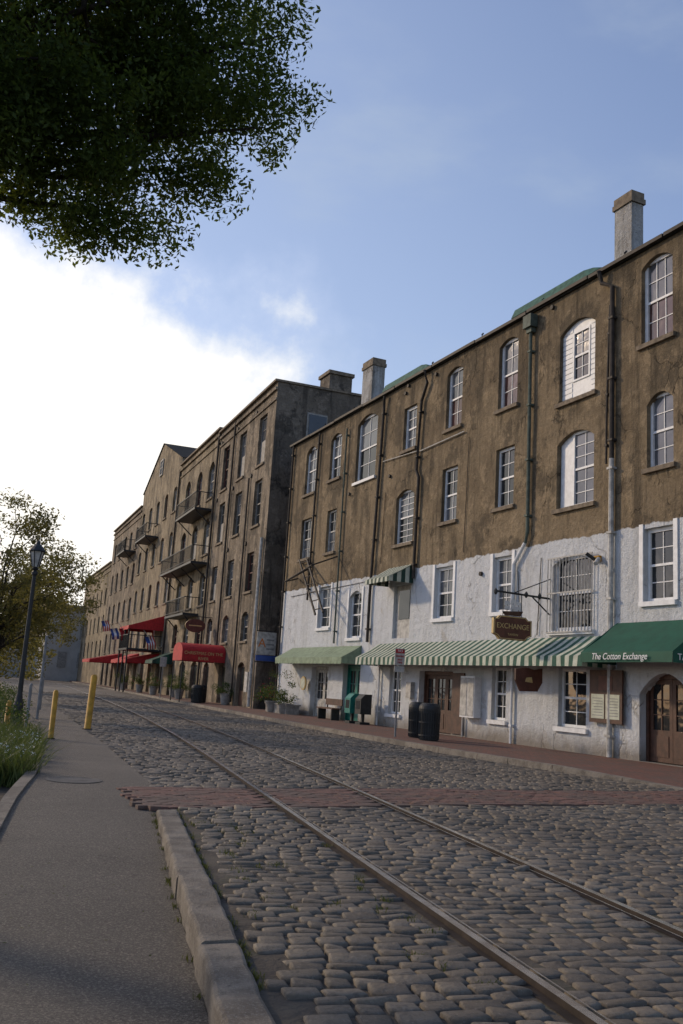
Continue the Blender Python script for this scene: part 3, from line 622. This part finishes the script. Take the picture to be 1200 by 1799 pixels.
for s_ in np.linspace(25.2,39.4,5):
    for z in (14.0,10.4,6.9,3.6): H3.append((s_,s_+1.3,z,z+2.0,.2))
    H3.append((s_,s_+1.6,.14,2.5,.2))
B3=bld("gabled_warehouse",24.2,41.4,18.0,H3,M['wallC'],M['offwhite'],gable=21.0)
mb=MB(frB);window(mb,mb,(32.2,33.4,18.2,19.6),M['offwhite'],(M['g_dark'],M['g_dark']),2,2,.1,None,-.03);mb.obj("attic_window",B3)
H4=[]
for s_ in np.linspace(42.6,56.6,5):
    for z in (13.2,9.8,6.5,3.5): H4.append((s_,s_+1.3,z,z+2.0,.2))
    H4.append((s_,s_+1.6,.14,2.5,.2))
B4=bld("long_warehouse",41.5,59.5,16.9,H4,M['wallB'],M['offwhite'])
H5=[]
for s_ in np.linspace(61,80,6):
    for z in (9.0,6.0,3.2): H5.append((s_,s_+1.2,z,z+1.8,.2))
B5=bld("low_warehouse",59.6,84,13.5,H5,M['wallC'],M['offwhite'])
mb=MB()
mb.box(19.4,20.8,46.4,47.8,16.6,18.95,M['side']);mb.box(19.3,20.9,46.3,47.9,18.95,19.15,M['cap'])
mb.obj("roof_stack",B1)
mb=MB()
for x0,x1,z0,z1 in ((17.2,18.4,13.9,15.6),(20.0,21.2,13.9,15.6)):
    mb.box(x0,x1,43.85,43.93,z0,z1,M['greyframe']);mb.box(x0+.1,x1-.1,43.82,43.849,z0+.1,z1-.1,M['g_dark']);mb.box(x0-.1,x1+.1,43.75,43.85,z0-.15,z0,M['cap'])
mb.obj("side_windows",B1)
mb=MB(frB)
mb.tube([(.35,.12,8.7),(.4,.12,.2)],.09,M['offwhite']);mb.tube([(11.95,.12,16.8),(11.95,.12,.2)],.07,M['pipe_dark']);mb.tube([(8.0,.1,16.8),(8.0,.1,3)],.06,M['pipe_dark']);mb.tube([(3.9,.1,12.5),(3.9,.1,.3)],.05,M['pipe_dark']);mb.tube([(24.1,.1,17),(24.1,.1,.2)],.07,M['pipe_dark'])
mb.box(.7,1.2,.01,.2,.9,1.9,M['offwhite'])
for s_,z in ((3.6,16.2),(7.5,16.2),(11.3,16.2),(3.7,12.6),(7.6,12.6),(11.4,12.5),(3.7,8.8),(7.6,8.9)): mb.tube([(s_,.01,z),(s_,.08,z)],.13,M['pipe_dark'],10)
mb.obj("downpipes",B1)
def balcony(s0,s1,d,z,par):
    mb=MB(frB);mb.box(s0,s1,.003,d,z-.14,z,M['dark']);
    for s_ in np.arange(s0,s1+.01,.2):
        mb.box(s_-.01,s_+.01,d-.04,d-.02,z,z+1.0,M['dark'])
    for dd in np.arange(.05,d,.2):
        for s_ in (s0+.01,s1-.01): mb.box(s_-.01,s_+.01,dd-.01,dd+.01,z,z+1.0,M['dark'])
    mb.box(s0,s1,d-.06,d,z+1.0,z+1.05,M['dark']);mb.box(s0,s1,d-.05,d-.01,z+.12,z+.15,M['dark'])
    for s_ in (s0,s1-.05): mb.box(s_,s_+.05,.003,d-.06,z+1.0,z+1.05,M['dark'])
    for s_ in np.linspace(s0+.3,s1-.3,max(2,int((s1-s0)/2.5))):
        mb.tube([(s_,.02,z-1.0),(s_,d-.15,z-.14)],.04,M['dark'],6)
    mb.obj("balcony",par)
balcony(12.6,18.6,1.15,12.15,B2);balcony(12.3,22.6,1.15,8.65,B2);balcony(14,20,1.0,5.5,B2);balcony(31.5,36.5,1.1,12.8,B3);balcony(43,48,1.1,12.9,B4)
cc=empty("red_entrance_canopy");mb=MB(frB)
s0,s1,d1,zb,zs,zt=6.1,8.6,2.45,2.35,2.9,3.35
arc=[(s0+(s1-s0)*(.5-.5*math.cos(math.pi*i/12)),zs+(zt-zs)*math.sin(math.pi*i/12)) for i in range(13)]
prof=[(s0,zb),(s0,zs)]+arc[1:-1]+[(s1,zs),(s1,zb)]
for p,q in zip(prof[:-1],prof[1:]): mb.poly([(p[0],.02,p[1]),(q[0],.02,q[1]),(q[0],d1,q[1]),(p[0],d1,p[1])],M['red'])
mb.poly([(p[0],d1,p[1]) for p in prof],M['red']);
for s_ in (s0+.05,s1-.05): mb.tube([(s_,d1-.08,.1),(s_,d1-.08,zb)],.03,M['dark'],6)
mb.obj("canopy",cc)
rt=-nn
tl=frB(s0-.012,1.25,2.78);text("CHRISTMAS ON THE",tl,(rt.x,rt.y,0),(0,0,1),.235,M['gold'],cc);tl=frB(s0-.012,1.25,2.5);text("RIVER",tl,(rt.x,rt.y,0),(0,0,1),.23,M['gold'],cc)
mb=MB(frB);awning(mb,25.2,29.5,2.6,5.9,5.0,.25,[M['red']],1.5,.05);mb.obj("red_balcony_awning")
mb=MB(frB);awning(mb,26,30,2.4,3.1,2.55,.25,[M['red']],1.5,.05);mb.obj("red_shop_awning")
mb=MB(frB);awning(mb,44,50,3.0,3.3,2.6,.25,[M['red']],1.5,.05);mb.obj("red_shop_awning")
mb=MB(frB);awning(mb,35,40,1.6,3.2,2.6,.25,[M['red']],1.5,.05);mb.obj("red_shop_awning")
mb=MB(frB);awning(mb,20.8,23.6,1.4,3.1,2.5,.22,[M['dkgreen'],M['stripeg']],.3,.03);mb.obj("green_shop_awning")
mb=MB(frB)
for s_ in (25.4,27.3,29.3): mb.tube([(s_,2.5,.1),(s_,2.5,5.0)],.06,M['dark'],6)
mb.box(25.2,29.5,.01,2.6,3.2,3.35,M['dark'])
for s_ in np.arange(25.2,29.5,.2): mb.box(s_,s_+.02,2.55,2.58,3.35,4.3,M['dark'])
for d_ in np.arange(.1,2.6,.2): mb.box(25.2,25.22,d_,d_+.02,3.35,4.3,M['dark'])
mb.box(25.2,29.5,2.54,2.6,4.3,4.36,M['dark']);mb.box(25.18,25.24,.1,2.6,4.3,4.36,M['dark']);mb.obj("two_storey_porch")
ov=empty("oval_hanging_sign");mb=MB();c0=frB(10,1.0,4.5)
for o_ in (-.04,.04): mb.poly([(c0[0]+.62*math.cos(t_),c0[1]+o_,c0[2]+.4*math.sin(t_)) for t_ in np.linspace(0,2*math.pi,24,endpoint=False)],M['woodred'])
for t_ in range(24):
    p,q=2*math.pi*t_/24,2*math.pi*(t_+1)/24
    mb.poly([(c0[0]+.62*math.cos(p),c0[1]-.04,c0[2]+.4*math.sin(p)),(c0[0]+.62*math.cos(q),c0[1]-.04,c0[2]+.4*math.sin(q)),(c0[0]+.62*math.cos(q),c0[1]+.04,c0[2]+.4*math.sin(q)),(c0[0]+.62*math.cos(p),c0[1]+.04,c0[2]+.4*math.sin(p))],M['gold'])
mb.tube([(c0[0]+1.2,c0[1],c0[2]+.55),(c0[0]-.7,c0[1],c0[2]+.55)],.025,M['dark'],6)
for x in (-.35,.35): mb.tube([(c0[0]+x,c0[1],c0[2]+.3),(c0[0]+x,c0[1],c0[2]+.55)],.012,M['dark'],5)
mb.box(c0[0]-.4,c0[0]+.4,c0[1]-.046,c0[1]-.042,c0[2]-.03,c0[2]+.03,M['gold']);mb.obj("board",ov)
an=empty("projecting_shop_sign");mb=MB();mb.box(15.05,16.05,42.95,43.01,2.75,3.85,M['offwhite']);mb.box(15.05,16.3,42.94,43.0,2.45,2.72,M['blue']);mb.tube([(15.0,42.98,3.9),(16.5,42.98,3.9)],.025,M['dark'],6);mb.tube([(15.0,42.98,2.4),(16.5,42.98,2.4)],.025,M['dark'],6);mb.obj("panel",an)
text("A",(15.32,42.935,3.3),(1,0,0),(0,0,1),.6,M['orange'],an)
mb=MB()
for k_ in range(3): mb.box(15.55,15.95,42.94,42.948,3.0+k_*.22,3.07+k_*.22,M['steelpost'])
mb.obj("panel_lines",an)
def flag(x,y,z,cols,nm,star=False):
    E=empty(nm);mb=MB();mb.tube([(x+1.2,y,z-1.0),(x,y,z+.35)],.02,M['offwhite'],6)
    n=len(cols)
    for i,cm in enumerate(cols):
        for j in range(8):
            p=j/8;q=(j+1)/8
            f1=lambda a:(x+.1+.35*a+.15*math.sin(a*5)*.3,y+.12*math.sin(a*7))
            (xa,ya),(xb,yb)=f1(p),f1(q);zz0=z-.1-p*.9;zz1=z-.1-q*.9
            w0=i/n*.6;w1=(i+1)/n*.6
            mb.poly([(xa+w0,ya,zz0+w0*.2),(xa+w1,ya,zz0+w1*.2),(xb+w1,yb,zz1+w1*.2),(xb+w0,yb,zz1+w0*.2)],M['blue'] if (star and i<3 and j<4) else cm)
    mb.obj("cloth_and_pole",E)
RW=[M['red'],M['white']]*3+[M['red']]
flag(14.6,66,4.2,RW,"american_flag",True);flag(13.9,72,4.9,[M['red']],"red_flag");flag(14.6,84,6.0,RW,"american_flag",True);flag(14.7,80,5.2,[M['blue'],M['white'],M['blue']],"blue_flag")
# ------------------------------------------------------------------ foliage tools
def leaves(name,centers,radii,per,size,mat,parent=None,flat=.6):
    cs=[];
    for c,r,n_ in zip(centers,radii,per):
        d=rng.normal(size=(n_,3));d/=np.linalg.norm(d,axis=1)[:,None];rr=rng.random(n_)**.45
        cs.append(np.array(c)+d*rr[:,None]*np.array([r,r,r*.75]))
    C=np.concatenate(cs);n_=len(C)
    nrm=rng.normal(size=(n_,3));nrm[:,2]+=flat;nrm/=np.linalg.norm(nrm,axis=1)[:,None]
    a_=np.cross(nrm,rng.normal(size=(n_,3)));a_/=np.linalg.norm(a_,axis=1)[:,None];b_=np.cross(nrm,a_)
    L=size*rng.uniform(.7,1.3,n_)[:,None];W_=L*.42
    V=np.stack([C-a_*L*.5,C+b_*W_*.5-a_*L*.05,C+a_*L*.5,C-b_*W_*.5-a_*L*.05],1).reshape(-1,3)
    me=bpy.data.meshes.new(name);me.vertices.add(len(V));me.vertices.foreach_set("co",V.ravel())
    me.loops.add(n_*4);me.loops.foreach_set("vertex_index",np.arange(n_*4,dtype=np.int32))
    me.polygons.add(n_);me.polygons.foreach_set("loop_start",np.arange(0,n_*4,4,dtype=np.int32));me.polygons.foreach_set("loop_total",np.full(n_,4,dtype=np.int32))
    me.materials.append(mat);me.update(calc_edges=True);me.validate()
    return link(bpy.data.objects.new(name,me),parent)
def tree(name,base,fork,crowns,ncl,perleaf,size,mat,tr=.18,clr=(.3,.6),limbs=14,shell=.55):
    E=empty(name);cen=[];rad=[]
    tot=sum(c[3]*c[4]*c[5] for c in crowns)
    for cx_,cy_,cz_,rx,ry_,rz in crowns:
        k_=int(ncl*rx*ry_*rz/tot)
        for _ in range(k_):
            d=rng.normal(size=3);d/=np.linalg.norm(d);r_=rng.uniform(shell,1)**.7
            cen.append((cx_+d[0]*rx*r_,cy_+d[1]*ry_*r_,cz_+d[2]*rz*r_));rad.append(rng.uniform(*clr))
    per=[int(perleaf*(r_/np.mean(clr))**2) for r_ in rad]
    leaves("foliage",cen,rad,per,size,mat,E)
    mb=MB();b=Vector(base);fk=Vector(fork);mid=(b+fk)/2+Vector((.08,-.05,0))
    mb.tube([b-Vector((0,0,.3)),b+Vector((0,0,.3)),mid,fk],[tr*1.5,tr*1.1,tr*.9,tr*.75],M['bark'],10)
    idx=rng.choice(len(cen),min(limbs,len(cen)),replace=False)
    for i in idx:
        e=Vector(cen[i]);m1=fk.lerp(e,.4)+Vector(rng.normal(size=3)*.15)+Vector((0,0,.25));m2=fk.lerp(e,.75)+Vector(rng.normal(size=3)*.12)+Vector((0,0,.15))
        mb.tube([fk-Vector((0,0,.1)),m1,m2,e],[tr*.38,tr*.24,tr*.13,tr*.04],M['bark'],6)
        for _ in range(3):
            j=min(range(len(cen)),key=lambda q:(Vector(cen[q])-m2).length+rng.random()*1.2)
            mb.tube([m2,(m2+Vector(cen[j]))/2+Vector(rng.normal(size=3)*.08),Vector(cen[j])],[tr*.11,tr*.07,tr*.03],M['bark'],5)
    mb.obj("trunk_and_limbs",E,True);return E
tree("overhanging_tree",(-4.4,11.8,-.25),(-2.4,10.2,5.9),[(.15,9.3,8.3,2.65,2.2,2.75),(1.35,9.0,8.1,1.85,1.5,1.8),(2.05,8.8,7.4,1.05,1.0,.95),(1.0,8.8,6.5,1.25,1.2,.85),(-.1,8.9,6.6,1.3,1.2,.9),(.5,8.8,6.25,.9,.9,.6)],680,215,.068,M['leaf'],.22,(.2,.48),40,.2)
tree("riverside_tree",(2.0,30,-.2),(2.1,30,2.4),[(2.2,30,4.4,2.2,2.0,2.2),(4.0,32,4.2,1.4,1.5,1.4)],150,95,.12,M['leaf2'],.12,(.3,.55),24,.4)
tree("riverside_tree",(3.0,42,-.2),(3.2,42,2.2),[(3.4,42,4.0,2.4,2.2,2.4),(6.0,47,3.9,1.5,1.8,1.4)],130,90,.15,M['leaf2'],.13,(.35,.65),22,.4)
tree("riverside_tree",(4.0,60,-.2),(4.2,60,2.5),[(4.4,60,4.2,3.0,3,2.6)],110,90,.2,M['leaf2'],.15,(.5,.9),14,.4)
cen=[];rad=[]
for _ in range(220):
    y=rng.uniform(90,190);x=y*rng.uniform(-.1,.10)+2;cen.append((x,y,rng.uniform(.5,5.5)));rad.append(rng.uniform(1.2,2.2))
leaves("distant_trees",cen,rad,[70]*len(cen),.5,M['leaf2'])
cen=[];rad=[]
for _ in range(90):
    y=rng.uniform(19,42);x=eL(y)-rng.uniform(.3,2.2);cen.append((x,y,rng.uniform(-.1,.65)));rad.append(rng.uniform(.25,.5))
leaves("shrub_bed",cen,rad,[120]*len(cen),.07,M['shrub'])
def blades(name,pts,h,mat,n_per,spread,w=.012):
    V=[];F_=[]
    for (x,y,z) in pts:
        for _ in range(n_per):
            a1=rng.uniform(0,6.28);r_=rng.random()*spread;bx,by=x+r_*math.cos(a1),y+r_*math.sin(a1)
            hh=h*rng.uniform(.5,1.1);lx,ly=rng.normal()*hh*.4,rng.normal()*hh*.4;px,py=math.cos(a1+1.5)*w,math.sin(a1+1.5)*w
            n=len(V);V+=[(bx-px,by-py,z),(bx+px,by+py,z),(bx+lx*.4+px*.8,by+ly*.4+py*.8,z+hh*.6),(bx+lx*.4-px*.8,by+ly*.4-py*.8,z+hh*.6),(bx+lx,by+ly,z+hh*.95)]
            F_+=[(n,n+1,n+2,n+3),(n+3,n+2,n+4)]
    me=bpy.data.meshes.new(name);me.from_pydata(V,[],F_);me.materials.append(mat);return link(bpy.data.objects.new(name,me))
pts=[(eL(y)-.05-rng.uniform(0,1.6),y,-.15) for y in rng.uniform(13.2,20,220)]
blades("ornamental_grass",pts,.55,M['grass'],36,.2,.008)
cen=[(eL(y)-.05-rng.uniform(0,1.2),y,rng.uniform(.1,.35)) for y in rng.uniform(13.4,17.5,70)]
leaves("white_flowers",cen,[.12]*70,[8]*70,.035,M['flower'])
pts=[]
for _ in range(22):
    y=rng.uniform(5.5,10);x=kL(y)+abs(rng.normal())*.4+.12
    if abs(abs(x-rc(y))-.735)>.15: pts.append((x,y,.0))
for _ in range(16):
    y=rng.uniform(4,10);pts.append((rc(y)-.735-.1-abs(rng.normal())*.35,y,.0))
blades("weed_tufts",pts,.04,M['weed'],26,.09,.003)
pts=[(kL(y)-.225,y,az_(y)) for y in rng.uniform(3,10,22)]+[(kL(y)+.035,y,.0) for y in rng.uniform(3,10,50)];blades("kerb_weeds",pts,.04,M['weed'],12,.05,.003)
cen=[(rng.uniform(eL(y)+.1,kL(y)-.25),y,az_(y)+.008) for y in rng.uniform(3.5,11,90)]
def litter(name,cen,size,mat):
    mb=MB()
    for (x,y,z) in cen:
        t_=rng.uniform(0,6.28);s_=size*rng.uniform(.5,1.3);mb.poly([(x+s_*math.cos(t_+k_*1.57)*(1 if k_%2 else .45),y+s_*math.sin(t_+k_*1.57)*(1 if k_%2 else .45),z+rng.uniform(0,.006)) for k_ in range(4)],mat)
    mb.obj(name)
litter("fallen_leaves",cen,.016,M['weed'])
strip("b",list(np.arange(-12,60,2.)),lambda y:-40,lambda y:eL(y)-.12,lambda y:-.16,M['dirt']).obj("planting_bed")
strip("e",list(np.arange(-12,60,1.)),lambda y:eL(y)-.14,eL,lambda y:az_(y)+.03,M['kerb'],-.25).obj("border_edging")
mb=MB();mb.lathe((2.1,12.7,.014),[(.36,0),(.36,.006),(.31,.007),(.3,.003),(.05,.004)],M['iron'],28);mb.obj("manhole_cover")
# ------------------------------------------------------------------ street furniture
def bollard(x,y,h,r=.085,lean=0):
    mb=MB();mb.tube([(x,y,-.05),(x+lean,y,h-.06)],r,M['yellow'],14);mb.tube([(x+lean,y,h-.06),(x+lean,y,h-.02),(x+lean,y,h)],[r,r*.8,r*.3],M['yellow'],14);mb.tube([(x,y,.0),(x,y,.04)],r*1.5,M['rust'],14);mb.obj("yellow_bollard",None,True)
bollard(4.1,23.7,1.35,.08,.03);bollard(2.75,20.0,1.0,.055);bollard(1.98,21.2,.7,.055)
def gpost(x,y,h):
    mb=MB();mb.tube([(x,y,-.1),(x,y,h)],.04,M['steelpost'],10);mb.tube([(x,y,h),(x,y,h+.04)],[.045,.02],M['steelpost'],10);mb.obj("grey_post")
gpost(2.75,24.5,1.0);gpost(3.35,27.5,2.3);gpost(4.2,34,1.0)
def lamp(x,y,h):
    E=empty("street_lamp");mb=MB()
    mb.lathe((x,y,-.15),[(.2,0),(.2,.15),(.15,.2),(.13,.6),(.09,.75),(.07,.9),(.058,h*.6),(.05,h-.75),(.08,h-.72),(.08,h-.66),(.04,h-.6)],M['dark'],14)
    mb.lathe((x,y,h-.75),[(.06,0),(.1,.04),(.05,.08)],M['dark'],12);mb.obj("post",E,False)
    mb=MB();
    for k_ in range(6):
        t_=k_*math.pi/3;mb.tube([(x+.09*math.cos(t_),y+.09*math.sin(t_),h-.66),(x+.19*math.cos(t_),y+.19*math.sin(t_),h-.24)],.014,M['dark'],5)
    mb.lathe((x,y,h-.24),[(.23,0),(.22,.03),(.13,.14),(.06,.2),(.05,.26),(.015,.3),(.01,.38)],M['dark'],12);mb.obj("lantern_cage",E)
    mb=MB();mb.lathe((x,y,h-.66),[(.08,0),(.175,.41)],M['offwhite'],6);mb.obj("lantern_glass",E)
lamp(2.66,26,4.75);lamp(7.2,70,4.7)
def can(x,y,h=1.08,r=.29):
    E=empty("trash_can");mb=MB();mb.lathe((x,y,.13),[(r*.88,0),(r*.92,.05),(r*.85,.06),(r*.88,h-.3),(r*1.02,h-.28),(r*1.05,h-.2),(r*1.0,h-.12),(r*.75,h-.05),(r*.5,h-.04),(r*.45,h-.1)],M['dark'],26);mb.obj("liner_and_lid",E)
    mb=MB()
    for k_ in range(26):
        t_=2*math.pi*k_/26;c1,s1_=math.cos(t_),math.sin(t_)
        mb.tube([(x+r*.93*c1,y+r*.93*s1_,.16),(x+r*1.0*c1,y+r*1.0*s1_,.13+h-.26)],.014,M['dark'],4)
    for z in (.25,.6,h-.2): mb.lathe((x,y,z),[(r*.98,0),(r*1.0,0.0),(r*1.0,.04),(r*.98,.04)],M['dark'],26)
    mb.obj("slats",E)
can(13.45,23.9,1.05,.26);can(13.15,22.7,1.05,.29);can(14.6,50.2,1.0);can(14.1,49.2,1.0,.32)
E=empty("parking_sign");mb=MB();mb.tube([(12.74,23.9,.1),(12.74,23.9,2.62)],.03,M['steelpost'],8);mb.obj("post",E)
mb=MB();mb.box(12.58,12.9,23.84,23.86,2.15,2.62,M['offwhite']);mb.box(12.58,12.9,23.838,23.86,1.95,2.12,M['offwhite'])
mb.box(12.6,12.88,23.83,23.839,2.49,2.6,M['red'])
mb.obj("plate",E);text("NO",(12.74,23.825,2.55),(1,0,0),(0,0,1),.1,M['white'],E);text("PARKING",(12.74,23.832,2.4),(1,0,0),(0,0,1),.07,M['red'],E);text("ANY\nTIME",(12.74,23.832,2.26),(1,0,0),(0,0,1),.08,M['red'],E)
E=empty("parking_sign");mb=MB();mb.tube([(14.0,57,.1),(14.0,57,2.6)],.03,M['steelpost'],8);mb.box(13.8,14.2,56.94,56.96,2.0,2.6,M['offwhite']);mb.obj("post_and_plate",E)
def nbox(x,y,m,nm):
    mb=MB();mb.box(x-.2,x+.2,y-.2,y+.2,.13,.22,M['dark']);mb.box(x-.05,x+.05,y-.05,y+.05,.22,.55,M['dark']);mb.box(x-.22,x+.22,y-.24,y+.24,.5,1.05,m)
    mb.poly([(x-.22,y-.24,1.05),(x+.22,y-.24,1.05),(x+.22,y-.24,1.22),(x-.05,y-.24,1.22)],m);mb.poly([(x-.22,y+.24,1.05),(x+.22,y+.24,1.05),(x+.22,y+.24,1.22),(x-.05,y+.24,1.22)],m)
    mb.poly([(x-.22,y-.24,1.05),(x-.22,y+.24,1.05),(x-.05,y+.24,1.22),(x-.05,y-.24,1.22)],m);mb.poly([(x-.05,y-.24,1.22),(x-.05,y+.24,1.22),(x+.22,y+.24,1.22),(x+.22,y-.24,1.22)],m)
    mb.box(x-.225,x-.221,y-.17,y+.17,.68,.98,M['g_dark']);mb.obj(nm)
nbox(15.2,32.0,M['teal'],"newspaper_box");nbox(15.25,31.2,M['dark'],"newspaper_box")
mb=MB(frA);mb.box(33.8,35.4,.35,.75,.55,.6,M['wood'])
for s_ in (33.9,35.2): mb.box(s_,s_+.08,.38,.72,.13,.55,M['dark'])
mb.box(33.8,35.4,.3,.34,.7,.95,M['wood'])
for s_ in (33.9,35.2): mb.box(s_,s_+.06,.3,.34,.55,.7,M['dark'])
mb.obj("bench")
def planter(x,y,w_,h,nm,fl=None,r=.5):
    E=empty(nm);mb=MB();mb.lathe((x,y,.13),[(w_*.32,0),(w_*.36,.05),(w_*.5,h-.06),(w_*.54,h-.05),(w_*.54,h),(w_*.44,h),(w_*.44,h-.05)],M['terracotta'],18);mb.obj("pot",E)
    cen=[(x+rng.normal()*r*.4,y+rng.normal()*r*.4,.13+h+abs(rng.normal())*r*.5) for _ in range(14)];leaves("plant",cen,[r*.4]*14,[90]*14,.08,M['shrub'],E)
    if fl: leaves("flowers",cen,[r*.5]*14,[8]*14,.06,fl,E)
planter(15.0,40.0,.7,.5,"planter_with_flowers",M['redflower'],.8);planter(15.0,38.6,.6,.45,"planter_with_flowers",M['flower'],.6)
mb=MB(frA);mb.box(38.2,40.8,.35,.95,.13,.5,M['terracotta']);mb.box(38.15,40.85,.3,1.0,.5,.55,M['terracotta']);mb.obj("stone_trough")
for x,y in ((15.3,48.0),(14.9,56),(15.6,60),(15.2,64),(15.6,70),(16,78)): planter(x,y,.6,.6,"potted_shrub",M['redflower'] if y>60 else None,.65)
mb=MB(frA);mb.tube([(38.2,.2,1.5),(38.2,.26,1.5)],.3,M['gold'],20);mb.tube([(38.2,.26,1.5),(38.2,.27,1.5)],.24,M['cream'],20);mb.obj("round_wall_sign")
# ------------------------------------------------------------------ far end buildings
E=empty("grey_warehouse");mb=MB();mb.box(15.5,25,126,150,-.2,9.5,M['greybld']);mb.box(15.2,25.3,125.7,150.3,9.5,9.9,M['greyframe'])
for x in (17,19.5,22): mb.box(x,x+1.1,125.9,126.0,5.5,7.3,M['greyframe']);mb.box(x,x+1.1,125.9,126.0,1.8,3.8,M['greyframe'])
mb.obj("walls",E)
E=empty("brick_annex");mb=MB();mb.box(10.5,15.4,140,160,-.2,6,M['greybld']);mb.poly([(10.2,139.8,6),(15.7,139.8,6),(12.95,139.8,8)],M['greybld']);mb.poly([(10.2,139.8,6),(12.95,139.8,8),(12.95,160,8),(10.2,160,6)],M['greyframe']);mb.poly([(15.7,139.8,6),(12.95,139.8,8),(12.95,160,8),(15.7,160,6)],M['greyframe']);mb.obj("walls",E)
scene.view_settings.view_transform='Standard';scene.view_settings.look='None';scene.view_settings.exposure=0
